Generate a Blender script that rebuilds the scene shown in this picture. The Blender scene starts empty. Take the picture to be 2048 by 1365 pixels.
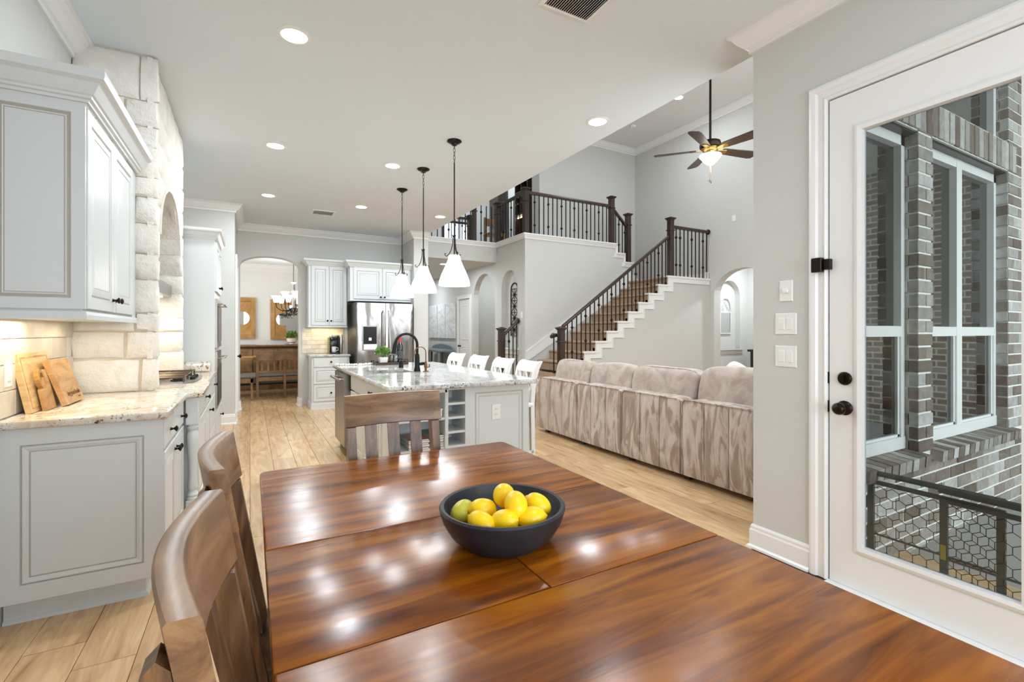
import bpy, bmesh, math, random
from mathutils import Vector, Matrix, noise
random.seed(7)
S = bpy.context.scene
C = S.collection
PI = math.pi

# ------------------------------------------------------------------ colour
def lin(r, g, b):
    f = lambda c: ((c/255)/12.92) if c/255 <= .04045 else (((c/255)+.055)/1.055)**2.4
    return (f(r), f(g), f(b), 1)

# ------------------------------------------------------------------ camera
cam = bpy.data.cameras.new('camera'); co = bpy.data.objects.new('camera', cam); C.objects.link(co)
YAW = math.atan(524/945)
co.location = (0, 0, 1.3); co.rotation_euler = (PI/2, 0, -YAW)
cam.sensor_width = 36; cam.lens = 36*945/2048
cam.shift_y = (664-682.5)/2048
cam.clip_start = .02; cam.clip_end = 200
S.camera = co

# ------------------------------------------------------------------ world: overcast sky
W = bpy.data.worlds.new('overcast_sky'); S.world = W; W.use_nodes = True
bg = W.node_tree.nodes['Background']
bg.inputs[0].default_value = lin(220, 230, 242); bg.inputs[1].default_value = 6.0
S.view_settings.view_transform = 'Standard'; S.view_settings.look = 'None'
S.view_settings.exposure = 0.07; S.view_settings.gamma = 1.0
S.view_settings.use_curve_mapping = False
S.cycles.use_light_tree = True
S.cycles.max_bounces = 9; S.cycles.diffuse_bounces = 5; S.cycles.glossy_bounces = 4
S.cycles.transmission_bounces = 6; S.cycles.transparent_max_bounces = 8
S.cycles.sample_clamp_indirect = 6
S.cycles.use_denoising = True
S.cycles.caustics_reflective = False; S.cycles.caustics_refractive = False

def area(name, loc, rot, sx, sy, power, col=(1, 1, 1), spread=PI):
    l = bpy.data.lights.new(name, 'AREA'); l.shape = 'RECTANGLE'; l.size = sx; l.size_y = sy
    l.energy = power; l.color = col; l.spread = spread
    o = bpy.data.objects.new(name, l); o.location = loc; o.rotation_euler = rot; C.objects.link(o); return o
# fill light added in the unseen nook window opening behind the camera
area('nook_fill_light', (1.0, -1.72, 1.45), (PI/2, 0, 0), 2.6, 1.9, 32, (.84, .93, 1))
# daylight through the tall living-room windows
area('living_window_daylight', (5.2, 2.08, 3.0), (PI/2, 0, 0), 4.2, 3.2, 160, (.88, .945, 1))
area('dining_fill_light', (-1.36, 11.0, 1.6), (PI/2, 0, -PI/2), 1.8, 1.6, 34, (.98, .99, 1))  # added fill inside the dining room; the wall behind it is solid
area('foyer_area_light', (9.35, 4.6, 2.2), (0, PI/2, PI), .9, 1.6, 8, (1, 1, 1))  # area light inside the foyer, where no window is built

# ------------------------------------------------------------------ mesh builder
class MB:
    def __init__(s): s.v = []; s.f = []; s.m = []; s.cur = 0
    def add(s, vs, fs, mi=None):
        b = len(s.v); s.v += [tuple(p) for p in vs]
        for f in fs: s.f.append(tuple(b+i for i in f)); s.m.append(s.cur if mi is None else mi)
    def box(s, x0, x1, y0, y1, z0, z1, mi=None):
        s.add([(x0,y0,z0),(x1,y0,z0),(x1,y1,z0),(x0,y1,z0),(x0,y0,z1),(x1,y0,z1),(x1,y1,z1),(x0,y1,z1)],
              [(0,3,2,1),(4,5,6,7),(0,1,5,4),(1,2,6,5),(2,3,7,6),(3,0,4,7)], mi)
    def rbox(s, x0, x1, y0, y1, z0, z1, r=.01, seg=2, mi=None):
        bm = bmesh.new(); bmesh.ops.create_cube(bm, size=1)
        for v in bm.verts:
            v.co = Vector(((x0+x1)/2+v.co.x*(x1-x0), (y0+y1)/2+v.co.y*(y1-y0), (z0+z1)/2+v.co.z*(z1-z0)))
        bmesh.ops.bevel(bm, geom=bm.edges[:], offset=r, segments=seg, profile=.5, affect='EDGES')
        bm.verts.index_update()
        s.add([v.co[:] for v in bm.verts], [[v.index for v in f.verts] for f in bm.faces], mi); bm.free()
    def tube(s, pts, r, n=8, mi=None, closed=False, cap=True):
        pts = [Vector(p) for p in pts]; N = len(pts); rings = []
        rr = r if isinstance(r, (list, tuple)) else [r]*N
        up = None
        for i, p in enumerate(pts):
            if closed: t = (pts[(i+1) % N]-pts[i-1])
            else: t = pts[min(i+1, N-1)]-pts[max(i-1, 0)]
            t.normalize()
            if up is None:
                a = Vector((0,0,1)) if abs(t.z) < .9 else Vector((1,0,0))
                up = (a-t*a.dot(t)).normalized()
            else:
                up = up-t*up.dot(t)
                up = up.normalized() if up.length > 1e-6 else t.orthogonal().normalized()
            sd = t.cross(up)
            rings.append([p+(up*math.cos(2*PI*k/n)+sd*math.sin(2*PI*k/n))*rr[i] for k in range(n)])
        vs = [q for g in rings for q in g]; fs = []
        for i in range(N if closed else N-1):
            a, b = i*n, ((i+1) % N)*n
            for k in range(n): fs.append((a+k, a+(k+1) % n, b+(k+1) % n, b+k))
        if cap and not closed:
            fs.append(tuple(range(n-1, -1, -1))); fs.append(tuple((N-1)*n+k for k in range(n)))
        s.add(vs, fs, mi)
    def cyl(s, p0, p1, r, n=12, mi=None): s.tube([p0, p1], r, n, mi)
    def lathe(s, prof, c=(0,0,0), n=20, axis='z', mi=None, cap=True):
        vs = []; fs = []
        for r, h in prof:
            for k in range(n):
                a = 2*PI*k/n; x, y = r*math.cos(a), r*math.sin(a)
                p = (x, y, h) if axis == 'z' else ((h, x, y) if axis == 'x' else (y, h, x))
                vs.append((c[0]+p[0], c[1]+p[1], c[2]+p[2]))
        for i in range(len(prof)-1):
            for k in range(n): fs.append((i*n+k, i*n+(k+1) % n, (i+1)*n+(k+1) % n, (i+1)*n+k))
        if cap:
            fs.append(tuple(range(n-1, -1, -1))); fs.append(tuple((len(prof)-1)*n+k for k in range(n)))
        s.add(vs, fs, mi)
    def prism(s, poly, mp, a0, a1, mi=None):
        n = len(poly)
        s.add([mp(u, v, a0) for u, v in poly]+[mp(u, v, a1) for u, v in poly],
              [tuple(range(n-1, -1, -1)), tuple(range(n, 2*n))]+[(i, (i+1) % n, n+(i+1) % n, n+i) for i in range(n)], mi)
    def sweep(s, path, prof, mp, closed=False, mi=None):
        """profile (d, w): d to the left of the path in its plane, w out of the plane; mitred corners"""
        P = [Vector(p) for p in path]; N = len(P); ring = []
        for i in range(N):
            a = P[i]-P[i-1] if (i > 0 or closed) else P[1]-P[0]
            b = P[(i+1) % N]-P[i] if (i < N-1 or closed) else P[-1]-P[-2]
            a.normalize(); b.normalize()
            na, nb = Vector((-a.y, a.x)), Vector((-b.y, b.x))
            m = na+nb; m = m/max(m.dot(na), .2) if m.length > 1e-6 else na
            ring.append([mp(P[i].x+m.x*d, P[i].y+m.y*d, w) for d, w in prof])
        k = len(prof); vs = [q for g in ring for q in g]; fs = []
        for i in range(N if closed else N-1):
            A, B = i*k, ((i+1) % N)*k
            for j in range(k): fs.append((A+j, B+j, B+(j+1) % k, A+(j+1) % k))
        if not closed:
            fs.append(tuple(range(k))); fs.append(tuple((N-1)*k+j for j in range(k-1, -1, -1)))
        s.add(vs, fs, mi)
    def rings(s, mp, u0, u1, v0, v1, rs):
        """concentric rectangles (inset, height, material of the band that follows); the last closes"""
        vs = []
        for q in rs:
            i, w = q[0], q[1]; vs += [mp(u0+i, v0+i, w), mp(u1-i, v0+i, w), mp(u1-i, v1-i, w), mp(u0+i, v1-i, w)]
        b = len(s.v); s.v += [tuple(p) for p in vs]
        for k in range(len(rs)-1):
            mi = rs[k][2] if len(rs[k]) > 2 else 0
            for j in range(4):
                s.f.append((b+4*k+j, b+4*k+(j+1) % 4, b+4*k+4+(j+1) % 4, b+4*k+4+j)); s.m.append(mi)
        e = b+4*(len(rs)-1)
        s.f.append((e, e+1, e+2, e+3)); s.m.append(0)
        s.f.append((b+3, b+2, b+1, b)); s.m.append(0)
    def ell(s, a, b, c, ctr, e=1.0, nu=16, nv=10, mi=None, fn=None):
        sg = lambda x: (abs(x)**e)*(1 if x >= 0 else -1)
        vs = []; fs = []
        for i in range(1, nv):
            ph = -PI/2+PI*i/nv
            for k in range(nu):
                th = 2*PI*k/nu
                p = (a*sg(math.cos(ph))*sg(math.cos(th)), b*sg(math.cos(ph))*sg(math.sin(th)), c*sg(math.sin(ph)))
                vs.append(p)
        vs += [(0,0,-c), (0,0,c)]
        for i in range(nv-2):
            for k in range(nu): fs.append((i*nu+k, i*nu+(k+1) % nu, (i+1)*nu+(k+1) % nu, (i+1)*nu+k))
        L = len(vs)
        for k in range(nu):
            fs.append((L-2, (k+1) % nu, k)); fs.append((L-1, (nv-2)*nu+k, (nv-2)*nu+(k+1) % nu))
        if fn: vs = [fn(*p) for p in vs]
        s.add([(ctr[0]+p[0], ctr[1]+p[1], ctr[2]+p[2]) for p in vs], fs, mi)
    def build(s, name, mat, parent=None, smooth=False, org=None, fix=True):
        me = bpy.data.meshes.new(name)
        off = Vector(org) if org is not None else Vector((0,0,0))
        base = off.copy()
        q = parent
        while q is not None: base = base+q.location; q = q.parent
        me.from_pydata([(x-base.x, y-base.y, z-base.z) for x, y, z in s.v], [], s.f)
        ms = mat if isinstance(mat, (list, tuple)) else [mat]
        for m_ in ms: me.materials.append(m_)
        if len(ms) > 1: me.polygons.foreach_set('material_index', s.m)
        if fix:
            bm = bmesh.new(); bm.from_mesh(me); bmesh.ops.recalc_face_normals(bm, faces=bm.faces[:]); bm.to_mesh(me); bm.free()
        if smooth:
            me.polygons.foreach_set('use_smooth', [True]*len(me.polygons))
            try: me.set_sharp_from_angle(angle=math.radians(42))
            except Exception: pass
        o = bpy.data.objects.new(name, me); C.objects.link(o)
        o.location = off
        if parent is not None: o.parent = parent
        return o

def tag(o, label=None, cat=None, group=None, kind=None):
    if label: o['label'] = label
    if cat: o['category'] = cat
    if group: o['group'] = group
    if kind: o['kind'] = kind
    return o
def thing(name, label, cat, loc=(0,0,0), rz=0, group=None):
    o = bpy.data.objects.new(name, None); o.empty_display_size = .05; C.objects.link(o)
    o.location = loc; o.rotation_euler = (0, 0, rz); return tag(o, label, cat, group)
KIDS = {}
def kids(o): return [c for c in bpy.data.objects if c.parent == o]
def dup(root, loc, rz=0, label=None, group=None, tree=None):
    tree = tree or [(c, kids(c)) for c in kids(root)]
    r = root.copy(); C.objects.link(r); r.location = loc; r.rotation_euler = (0, 0, rz)
    if label: r['label'] = label
    if group: r['group'] = group
    for c, gs in tree:
        d = c.copy(); C.objects.link(d); d.parent = r
        for g in gs:
            h = g.copy(); C.objects.link(h); h.parent = d
    return r
def inst(o, loc, parent, rz=None):
    c = o.copy(); C.objects.link(c); c.location = loc; c.parent = parent
    if rz is not None: c.rotation_euler = (0, 0, rz)
    return c

mxy = lambda z: (lambda u, v, w: (u, v, z+w))
mYn = lambda Y: (lambda u, v, w: (u, Y-w, v))      # plane facing -Y
mXn = lambda X: (lambda u, v, w: (X-w, u, v))      # plane facing -X
mXp = lambda X: (lambda u, v, w: (X+w, u, v))      # plane facing +X

# ------------------------------------------------------------------ materials
def base(name, rgb, rough=.5, metal=0., spec=.5):
    m = bpy.data.materials.new(name); m.use_nodes = True
    b = m.node_tree.nodes['Principled BSDF']
    b.inputs['Base Color'].default_value = lin(*rgb); b.inputs['Roughness'].default_value = rough
    b.inputs['Metallic'].default_value = metal; b.inputs['Specular IOR Level'].default_value = spec
    return m, m.node_tree, b
def N(nt, t, **k):
    n = nt.nodes.new(t)
    for a, v in k.items():
        if a in n.inputs: n.inputs[a].default_value = v
        else: setattr(n, a, v)
    return n
def coords(nt, scale=(1,1,1), kind='Object', rand=False, rot=(0,0,0)):
    tc = N(nt, 'ShaderNodeTexCoord'); mp = N(nt, 'ShaderNodeMapping')
    mp.inputs['Scale'].default_value = scale; mp.inputs['Rotation'].default_value = rot
    nt.links.new(tc.outputs[kind], mp.inputs[0])
    if rand:
        oi = N(nt, 'ShaderNodeObjectInfo'); mu = N(nt, 'ShaderNodeVectorMath', operation='SCALE')
        mu.inputs[0].default_value = (37, 53, 71); nt.links.new(oi.outputs['Random'], mu.inputs['Scale'])
        nt.links.new(mu.outputs[0], mp.inputs['Location'])
    return mp.outputs[0]
def ramp(nt, src, stops):
    r = N(nt, 'ShaderNodeValToRGB'); e = r.color_ramp.elements
    while len(e) < len(stops): e.new(.5)
    for x, (p, c) in zip(e, stops): x.position = p; x.color = lin(*c) if len(c) == 3 else c
    nt.links.new(src, r.inputs[0]); return r.outputs[0]
def noise_(nt, vec, scale, detail=3, rough=.5, dist=0.):
    n = N(nt, 'ShaderNodeTexNoise'); n.inputs['Scale'].default_value = scale; n.inputs['Detail'].default_value = detail
    n.inputs['Roughness'].default_value = rough; n.inputs['Distortion'].default_value = dist
    nt.links.new(vec, n.inputs['Vector']); return n.outputs['Fac']
def bump(nt, b, src, strength=.2, dist=.01):
    n = N(nt, 'ShaderNodeBump'); n.inputs['Strength'].default_value = strength; n.inputs['Distance'].default_value = dist
    nt.links.new(src, n.inputs['Height']); nt.links.new(n.outputs[0], b.inputs['Normal']); return n
def mix(nt, fac, a, b, mode='MIX'):
    n = N(nt, 'ShaderNodeMix', data_type='RGBA', blend_type=mode)
    for k, v in ((0, fac), (6, a), (7, b)):
        if hasattr(v, 'links'): nt.links.new(v, n.inputs[k])
        else: n.inputs[k].default_value = v if k == 0 else (lin(*v) if len(v) == 3 else v)
    return n.outputs[2]
def plain(name, rgb, rough=.5, metal=0., spec=.5, var=0.05, sc=6, bs=0., bsc=60):
    m, nt, b = base(name, rgb, rough, metal, spec); v = coords(nt)
    d = tuple(max(0, c*(1-var)) for c in rgb)
    nt.links.new(mix(nt, noise_(nt, v, sc), d, rgb), b.inputs['Base Color'])
    if bs: bump(nt, b, noise_(nt, v, bsc, 2), bs, .003)
    return m
def wood(name, cols, scale=(1,14,14), rough=.4, rand=False, knots=True, ns=2.2, bs=.05, coat=0.):
    m, nt, b = base(name, cols[0], rough); v = coords(nt, scale, rand=rand)
    f = noise_(nt, v, ns, 6, .62, .8)
    k = len(cols)
    c = ramp(nt, f, [(.3+.42*i/(k-1), cols[i]) for i in range(k)])
    fine = noise_(nt, v, ns*9, 3, .6)
    c = mix(nt, .32, c, mix(nt, fine, (110,100,92), (255,255,255)), 'MULTIPLY')
    if knots:
        v2 = coords(nt, tuple(max(1, q*.28) for q in scale), rand=rand)
        kn = noise_(nt, v2, 3.1, 2, .5, .3)
        kf = N(nt, 'ShaderNodeMapRange'); kf.inputs[1].default_value = .66; kf.inputs[2].default_value = .8
        nt.links.new(kn, kf.inputs[0]); nt.links.new(kf.outputs[0], kf.inputs[0]) if False else None
        c = mix(nt, kf.outputs[0], c, tuple(x*.45 for x in cols[0]))
    nt.links.new(c, b.inputs['Base Color'])
    if coat: b.inputs['Coat Weight'].default_value = coat; b.inputs['Coat Roughness'].default_value = .12
    bump(nt, b, fine, bs, .002)
    return m
M = {}
M['wall'] = plain('greige_wall_paint', (202,201,197), .75, spec=.25, var=.02, sc=2, bs=.35, bsc=55)
M['wall_light'] = plain('pale_dining_wall_paint', (222,222,219), .75, spec=.25, var=.02, sc=2)
M['ceiling'] = plain('ceiling_paint', (220,227,231), .85, spec=.2, var=.015, sc=2, bs=.2, bsc=70)
M['ceiling2'] = plain('living_ceiling_paint', (222,221,219), .85, spec=.2, var=.015, sc=2)
M['trim'] = plain('white_trim_paint', (229,228,226), .38, spec=.5, var=.015)
M['cab'] = plain('offwhite_cabinet_paint', (209,212,211), .33, spec=.5, var=.02, sc=3)
M['glaze'] = plain('cabinet_groove_glaze', (172,164,152), .5)
M['white'] = plain('white_satin', (230,229,226), .35, var=.01)
M['bronze'] = plain('oil_rubbed_bronze', (44,32,25), .32, .75, var=.3, sc=25)
M['iron'] = plain('wrought_iron', (40,33,29), .45, .6, var=.25, sc=20)
M['black'] = plain('black_gloss', (18,17,17), .2, spec=.5, var=.1)
M['blackmatte'] = plain('black_matte_metal', (26,25,24), .45, .5, var=.2, sc=15)
M['grate'] = plain('warm_cast_grate', (112,98,84), .3, .8, var=.3, sc=30)
M['steel'] = None
M['copper'] = plain('brushed_copper', (140,98,72), .3, .9, var=.2, sc=20)
M['brass'] = plain('polished_brass', (190,160,90), .25, .95, var=.1)
M['espresso'] = wood('espresso_wood', [(38,26,20),(58,41,32),(74,54,42)], (10,10,1.2), .32, knots=False)
M['suede'] = None
M['mortar'] = plain('pale_mortar', (226,214,194), .9, spec=.1, var=.15, sc=12, bs=.6, bsc=60)
M['paper'] = plain('paper_pages', (225,222,214), .8, var=.05, sc=50)
M['mirror'] = plain('mirror_silver', (225,228,230), .03, 1., var=.0)

def mk_stone(name, hi, lo, st):
    m, nt, b = base(name, hi, .9, spec=.15); v = coords(nt, (1,1,1), rand=True)
    f = noise_(nt, v, 5, 5, .6)
    g = noise_(nt, v, 1.2, 2, .5)
    c = ramp(nt, f, [(.25, lo), (.55, hi), (.8, tuple(min(255, x+8) for x in hi))])
    c = mix(nt, ramp(nt, g, [(.5, (0,0,0)), (.72, (120,120,120))]), c, st)
    nt.links.new(c, b.inputs['Base Color'])
    h = noise_(nt, v, 17, 7, .72); bump(nt, b, h, .9, .022); return m
M['stone'] = mk_stone('white_chopped_limestone', (243,239,231), (226,218,206), (222,200,168))

def mk_granite(name, warm):
    m, nt, b = base(name, (220,215,205), .08, spec=.5); v = coords(nt)
    a = noise_(nt, v, 7, 5, .65, 1.0)
    light = (202,200,197) if not warm else (214,204,188); mid = (160,156,151) if not warm else (190,164,130)
    c = ramp(nt, a, [(.33, mid), (.5, light), (.62, (216,214,210)), (.75, mid)])
    s1 = noise_(nt, v, 38, 4, .7, .6)
    c = mix(nt, ramp(nt, s1, [(.54, (0,0,0)), (.64, (200,200,200) if not warm else (130,130,130))]), c, (136,124,116) if not warm else (166,140,112))
    if warm:
        vs_ = coords(nt, (1, 5, 1)); st = noise_(nt, vs_, 4, 4, .6, .8)
        c = mix(nt, ramp(nt, st, [(.45, (0,0,0)), (.68, (150,150,150))]), c, (214,186,146))
    s2 = noise_(nt, v, 62, 3, .65, .4)
    big = noise_(nt, v, 6.5, 2, .5)
    k = N(nt, 'ShaderNodeMath', operation='MULTIPLY')
    nt.links.new(ramp(nt, s2, [(.555 if not warm else .57, (0,0,0)), (.59 if not warm else .61, (255,255,255))]), k.inputs[0])
    nt.links.new(ramp(nt, big, [(.42, (0,0,0)), (.62, (255,255,255))]), k.inputs[1])
    c = mix(nt, k.outputs[0], c, (48,40,38))
    nt.links.new(c, b.inputs['Base Color']); return m
M['granite'] = mk_granite('grey_white_granite', False)
M['granite_warm'] = mk_granite('cream_granite', True)

def mk_floor():
    m, nt, b = base('light_ash_floor_plank', (214,184,150), .26, spec=.5)
    v = coords(nt, (7,1,1), rand=True)
    f = noise_(nt, v, 1.6, 5, .6, 1.6)
    c = ramp(nt, f, [(.28, (174,134,94)), (.42, (208,171,128)), (.6, (224,191,148)), (.8, (232,204,164))])
    w = N(nt, 'ShaderNodeTexWave', wave_type='BANDS', bands_direction='X'); w.inputs['Scale'].default_value = .9
    w.inputs['Distortion'].default_value = 9; w.inputs['Detail'].default_value = 3; w.inputs['Detail Scale'].default_value = .8
    nt.links.new(v, w.inputs['Vector'])
    c = mix(nt, ramp(nt, w.outputs['Fac'], [(.0, (90,90,90)), (.12, (0,0,0))]), c, (140,104,78))
    oi = N(nt, 'ShaderNodeObjectInfo')
    c = mix(nt, .55, c, ramp(nt, oi.outputs['Random'], [(0, (206,196,186)), (.5, (238,232,226)), (1, (255,250,244))]), 'MULTIPLY')
    nt.links.new(c, b.inputs['Base Color']); bump(nt, b, f, .06, .002); return m
M['floor'] = mk_floor()
M['grout'] = plain('floor_joint', (150,122,96), .8)

def mk_table():
    m, nt, b = base('polished_acacia_tabletop', (150,84,36), .16, spec=.38)
    v = coords(nt, (1.0,10,10), rand=True)
    f = noise_(nt, v, 1.7, 4, .55, .7)
    c = ramp(nt, f, [(.24, (70,32,5)), (.4, (118,60,8)), (.55, (154,86,12)), (.7, (182,112,24)), (.85, (214,152,52))])
    fine = noise_(nt, v, 18, 4, .7)
    c = mix(nt, .3, c, mix(nt, fine, (110,92,70), (255,250,240)), 'MULTIPLY')
    v2 = coords(nt, (2.4,7,7), rand=True)
    kn = noise_(nt, v2, 1.9, 2, .5, .6)
    c = mix(nt, ramp(nt, kn, [(.70, (0,0,0)), (.82, (120,120,120))]), c, (74,34,12))
    nt.links.new(c, b.inputs['Base Color'])
    r = ramp(nt, noise_(nt, v, 6, 3), [(.3, (122,122,122)), (.7, (138,138,138))])
    nt.links.new(r, b.inputs['Roughness'])
    bump(nt, b, fine, .06, .002); return m
M['table'] = mk_table()
M['chair'] = wood('distressed_brown_chair_wood', [(66,42,26),(116,80,50),(156,114,74)], (12,12,1.3), .34, rand=True)
M['chair_rail'] = wood('distressed_brown_chair_rail', [(98,68,44),(140,102,68),(172,132,92)], (1.3,9,9), .34, rand=True)
M['oak'] = wood('golden_oak', [(150,108,50),(182,136,68),(200,156,88)], (2,12,2), .4)
M['rustic'] = wood('rustic_brown_oak', [(112,82,50),(150,114,74),(172,134,92)], (2,10,2), .5)
M['board_light'] = wood('pale_bamboo_board', [(196,154,98),(222,186,130),(236,204,154)], (2,3,16), .45, knots=False)
M['board_dark'] = wood('acacia_board', [(166,118,70),(200,154,100),(222,182,130)], (2,3,9), .42, knots=False)
M['carpet'] = plain('tan_stair_carpet', (192,164,138), .95, spec=.05, var=.22, sc=45, bs=.8, bsc=220)

def mk_suede():
    m, nt, b = base('taupe_microsuede', (176,158,144), .8, spec=.2)
    v = coords(nt, (7,7,1.5), 'Object'); v0 = coords(nt)
    a = noise_(nt, v, 1.3, 4, .6, 1.6)
    c = ramp(nt, a, [(.42, (152,134,120)), (.47, (168,151,138)), (.50, (186,172,161)), (.56, (196,184,175))])
    g = noise_(nt, coords(nt, (3,3,2)), 2.6, 3, .55, 1.2)
    c = mix(nt, ramp(nt, g, [(.47, (0,0,0)), (.52, (150,150,150))]), c, (168,150,136))
    nt.links.new(c, b.inputs['Base Color'])
    b.inputs['Sheen Weight'].default_value = .35; b.inputs['Sheen Roughness'].default_value = .4
    bump(nt, b, noise_(nt, v0, 14, 3), .25, .006); return m
M['suede'] = mk_suede()

def mk_suede2():
    m, nt, b = base('taupe_microsuede_smooth', (176,160,147), .85, spec=.15); v0 = coords(nt)
    c = ramp(nt, noise_(nt, v0, 6, 4, .6, .8), [(.35, (160,143,130)), (.65, (188,174,163))])
    nt.links.new(c, b.inputs['Base Color']); b.inputs['Sheen Weight'].default_value = .3; bump(nt, b, noise_(nt, v0, 11, 3), .4, .01); return m
M['suede2'] = mk_suede2()
def mk_steel():
    m, nt, b = base('stainless_steel', (176,172,168), .16, 1.)
    v = coords(nt, (3,3,1)); h = noise_(nt, v, 1.5, 2, .5, .6)
    bump(nt, b, h, .35, .03)
    return m
M['steel'] = mk_steel()
M['bronzesteel'] = plain('brushed_steel', (170,166,160), .3, 1., var=.08)

def glassmat(name, tint, fac, rough=.02):
    m = bpy.data.materials.new(name); m.use_nodes = True; nt = m.node_tree; nt.nodes.clear()
    out = N(nt, 'ShaderNodeOutputMaterial'); tr = N(nt, 'ShaderNodeBsdfTransparent'); gl = N(nt, 'ShaderNodeBsdfGlossy')
    tr.inputs[0].default_value = lin(*tint); gl.inputs['Roughness'].default_value = rough
    fr = N(nt, 'ShaderNodeFresnel'); fr.inputs[0].default_value = 1.5
    ad = N(nt, 'ShaderNodeMath', operation='MULTIPLY_ADD'); ad.inputs[1].default_value = 1.0; ad.inputs[2].default_value = fac
    nt.links.new(fr.outputs[0], ad.inputs[0])
    mx = N(nt, 'ShaderNodeMixShader'); nt.links.new(ad.outputs[0], mx.inputs[0])
    nt.links.new(tr.outputs[0], mx.inputs[1]); nt.links.new(gl.outputs[0], mx.inputs[2]); nt.links.new(mx.outputs[0], out.inputs[0])
    return m
M['glass'] = glassmat('clear_door_glass', (246,251,248), .0)
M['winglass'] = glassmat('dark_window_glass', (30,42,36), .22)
M['crystal'] = glassmat('clear_drinking_glass', (240,244,244), .05)

def emis(name, rgb, st):
    m = bpy.data.materials.new(name); m.use_nodes = True; nt = m.node_tree; b = nt.nodes['Principled BSDF']
    b.inputs['Base Color'].default_value = lin(*rgb); b.inputs['Emission Color'].default_value = lin(*rgb)
    b.inputs['Emission Strength'].default_value = st; return m
M['lamp'] = emis('recessed_lamp_glow', (255,250,240), 14)
M['shade'] = emis('white_glass_shade_glow', (255,253,250), 2.2)
M['shade_warm'] = emis('alabaster_shade_glow', (255,250,236), 2.0)
M['strip'] = emis('under_cabinet_lamp_glow', (255,226,170), 6)

def mk_brick():
    m, nt, b = base('grey_brown_brick', (150,140,132), .9, spec=.15)
    oi = N(nt, 'ShaderNodeObjectInfo'); v = coords(nt, rand=True)
    c = ramp(nt, oi.outputs['Random'], [(0, (116,102,92)), (.3, (148,137,129)), (.65, (176,169,164)), (1, (206,202,198))])
    f = noise_(nt, v, 22, 5, .7)
    c = mix(nt, .5, c, ramp(nt, f, [(.3, (150,140,130)), (.7, (255,255,255))]), 'MULTIPLY')
    nt.links.new(c, b.inputs['Base Color']); bump(nt, b, f, .6, .006); return m
M['brick'] = mk_brick()
M['bmortar'] = plain('light_brick_mortar', (236,233,227), .95, spec=.1, var=.06, sc=30, bs=.4, bsc=90)
def mk_brickwall():
    m, nt, b = base('far_brick_wall', (140,130,122), .9, spec=.1)
    v = coords(nt, (1,1,1), rot=(PI/2,0,0)); t = N(nt, 'ShaderNodeTexBrick')
    v = coords(nt, (1,1,1)); sep = N(nt, 'ShaderNodeSeparateXYZ'); nt.links.new(v, sep.inputs[0])
    ad = N(nt, 'ShaderNodeMath', operation='ADD'); nt.links.new(sep.outputs[0], ad.inputs[0]); nt.links.new(sep.outputs[1], ad.inputs[1])
    cb = N(nt, 'ShaderNodeCombineXYZ'); nt.links.new(ad.outputs[0], cb.inputs[0]); nt.links.new(sep.outputs[2], cb.inputs[1])
    nt.links.new(cb.outputs[0], t.inputs['Vector'])
    t.inputs['Color1'].default_value = lin(120,104,92); t.inputs['Color2'].default_value = lin(152,140,130)
    t.inputs['Mortar'].default_value = lin(196,190,180); t.inputs['Scale'].default_value = 1
    t.inputs['Brick Width'].default_value = .21; t.inputs['Row Height'].default_value = .083; t.inputs['Mortar Size'].default_value = .01
    nt.links.new(t.outputs[0], b.inputs['Base Color']); return m
M['brickwall'] = mk_brickwall()
M['concrete'] = plain('patio_concrete', (168,166,162), .9, spec=.15, var=.12, sc=5, bs=.3, bsc=60)
def mk_tile():
    m, nt, b = base('travertine_tile', (216,206,190), .3, spec=.5)
    oi = N(nt, 'ShaderNodeObjectInfo'); v = coords(nt, (1,1,1), rand=True)
    c = ramp(nt, oi.outputs['Random'], [(0, (198,188,174)), (1, (224,216,202))])
    c = mix(nt, .4, c, ramp(nt, noise_(nt, v, 12, 4, .6), [(.3, (200,190,176)), (.7, (255,255,255))]), 'MULTIPLY')
    nt.links.new(c, b.inputs['Base Color']); return m
M['tile'] = mk_tile()
M['tgrout'] = plain('tile_grout', (222,216,204), .9)
def mk_lemon():
    m, nt, b = base('lemon_peel', (255,206,4), .36, spec=.5); v = coords(nt, rand=True)
    c = mix(nt, noise_(nt, v, 14, 3), (255,200,2), (246,212,20)); oi = N(nt, 'ShaderNodeObjectInfo')
    nt.links.new(c, b.inputs['Base Color']); b.inputs['Subsurface Weight'].default_value = .12
    b.inputs['Subsurface Radius'].default_value = (.02,.015,.005)
    bump(nt, b, noise_(nt, v, 260, 2), .25, .0015); return m
M['lemon'] = mk_lemon()
M['lemon_green'] = plain('greenish_lemon_peel', (216,208,60), .36, var=.18, sc=30, bs=.25, bsc=260)
M['bowl'] = plain('charcoal_weathered_bowl', (46,48,55), .45, var=.6, sc=22, bs=.3, bsc=70)
M['leaf'] = plain('fresh_green_leaf', (150,192,96), .45, var=.35, sc=30)
M['leaf_dark'] = plain('deep_green_leaf', (92,138,58), .45, var=.3, sc=30)
M['bottle'] = plain('dark_green_bottle_glass', (16,20,14), .06, spec=.7)
M['red'] = plain('red_foil', (168,34,32), .4)
M['ceramic'] = plain('white_ceramic', (238,236,232), .15)
M['fabric_grey'] = plain('grey_cushion_fabric', (140,140,136), .9, var=.15, sc=40)
M['bluegrey'] = plain('blue_grey_painted_wood', (122,134,136), .6, var=.2, sc=12)
M['hall_glow'] = None

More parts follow.
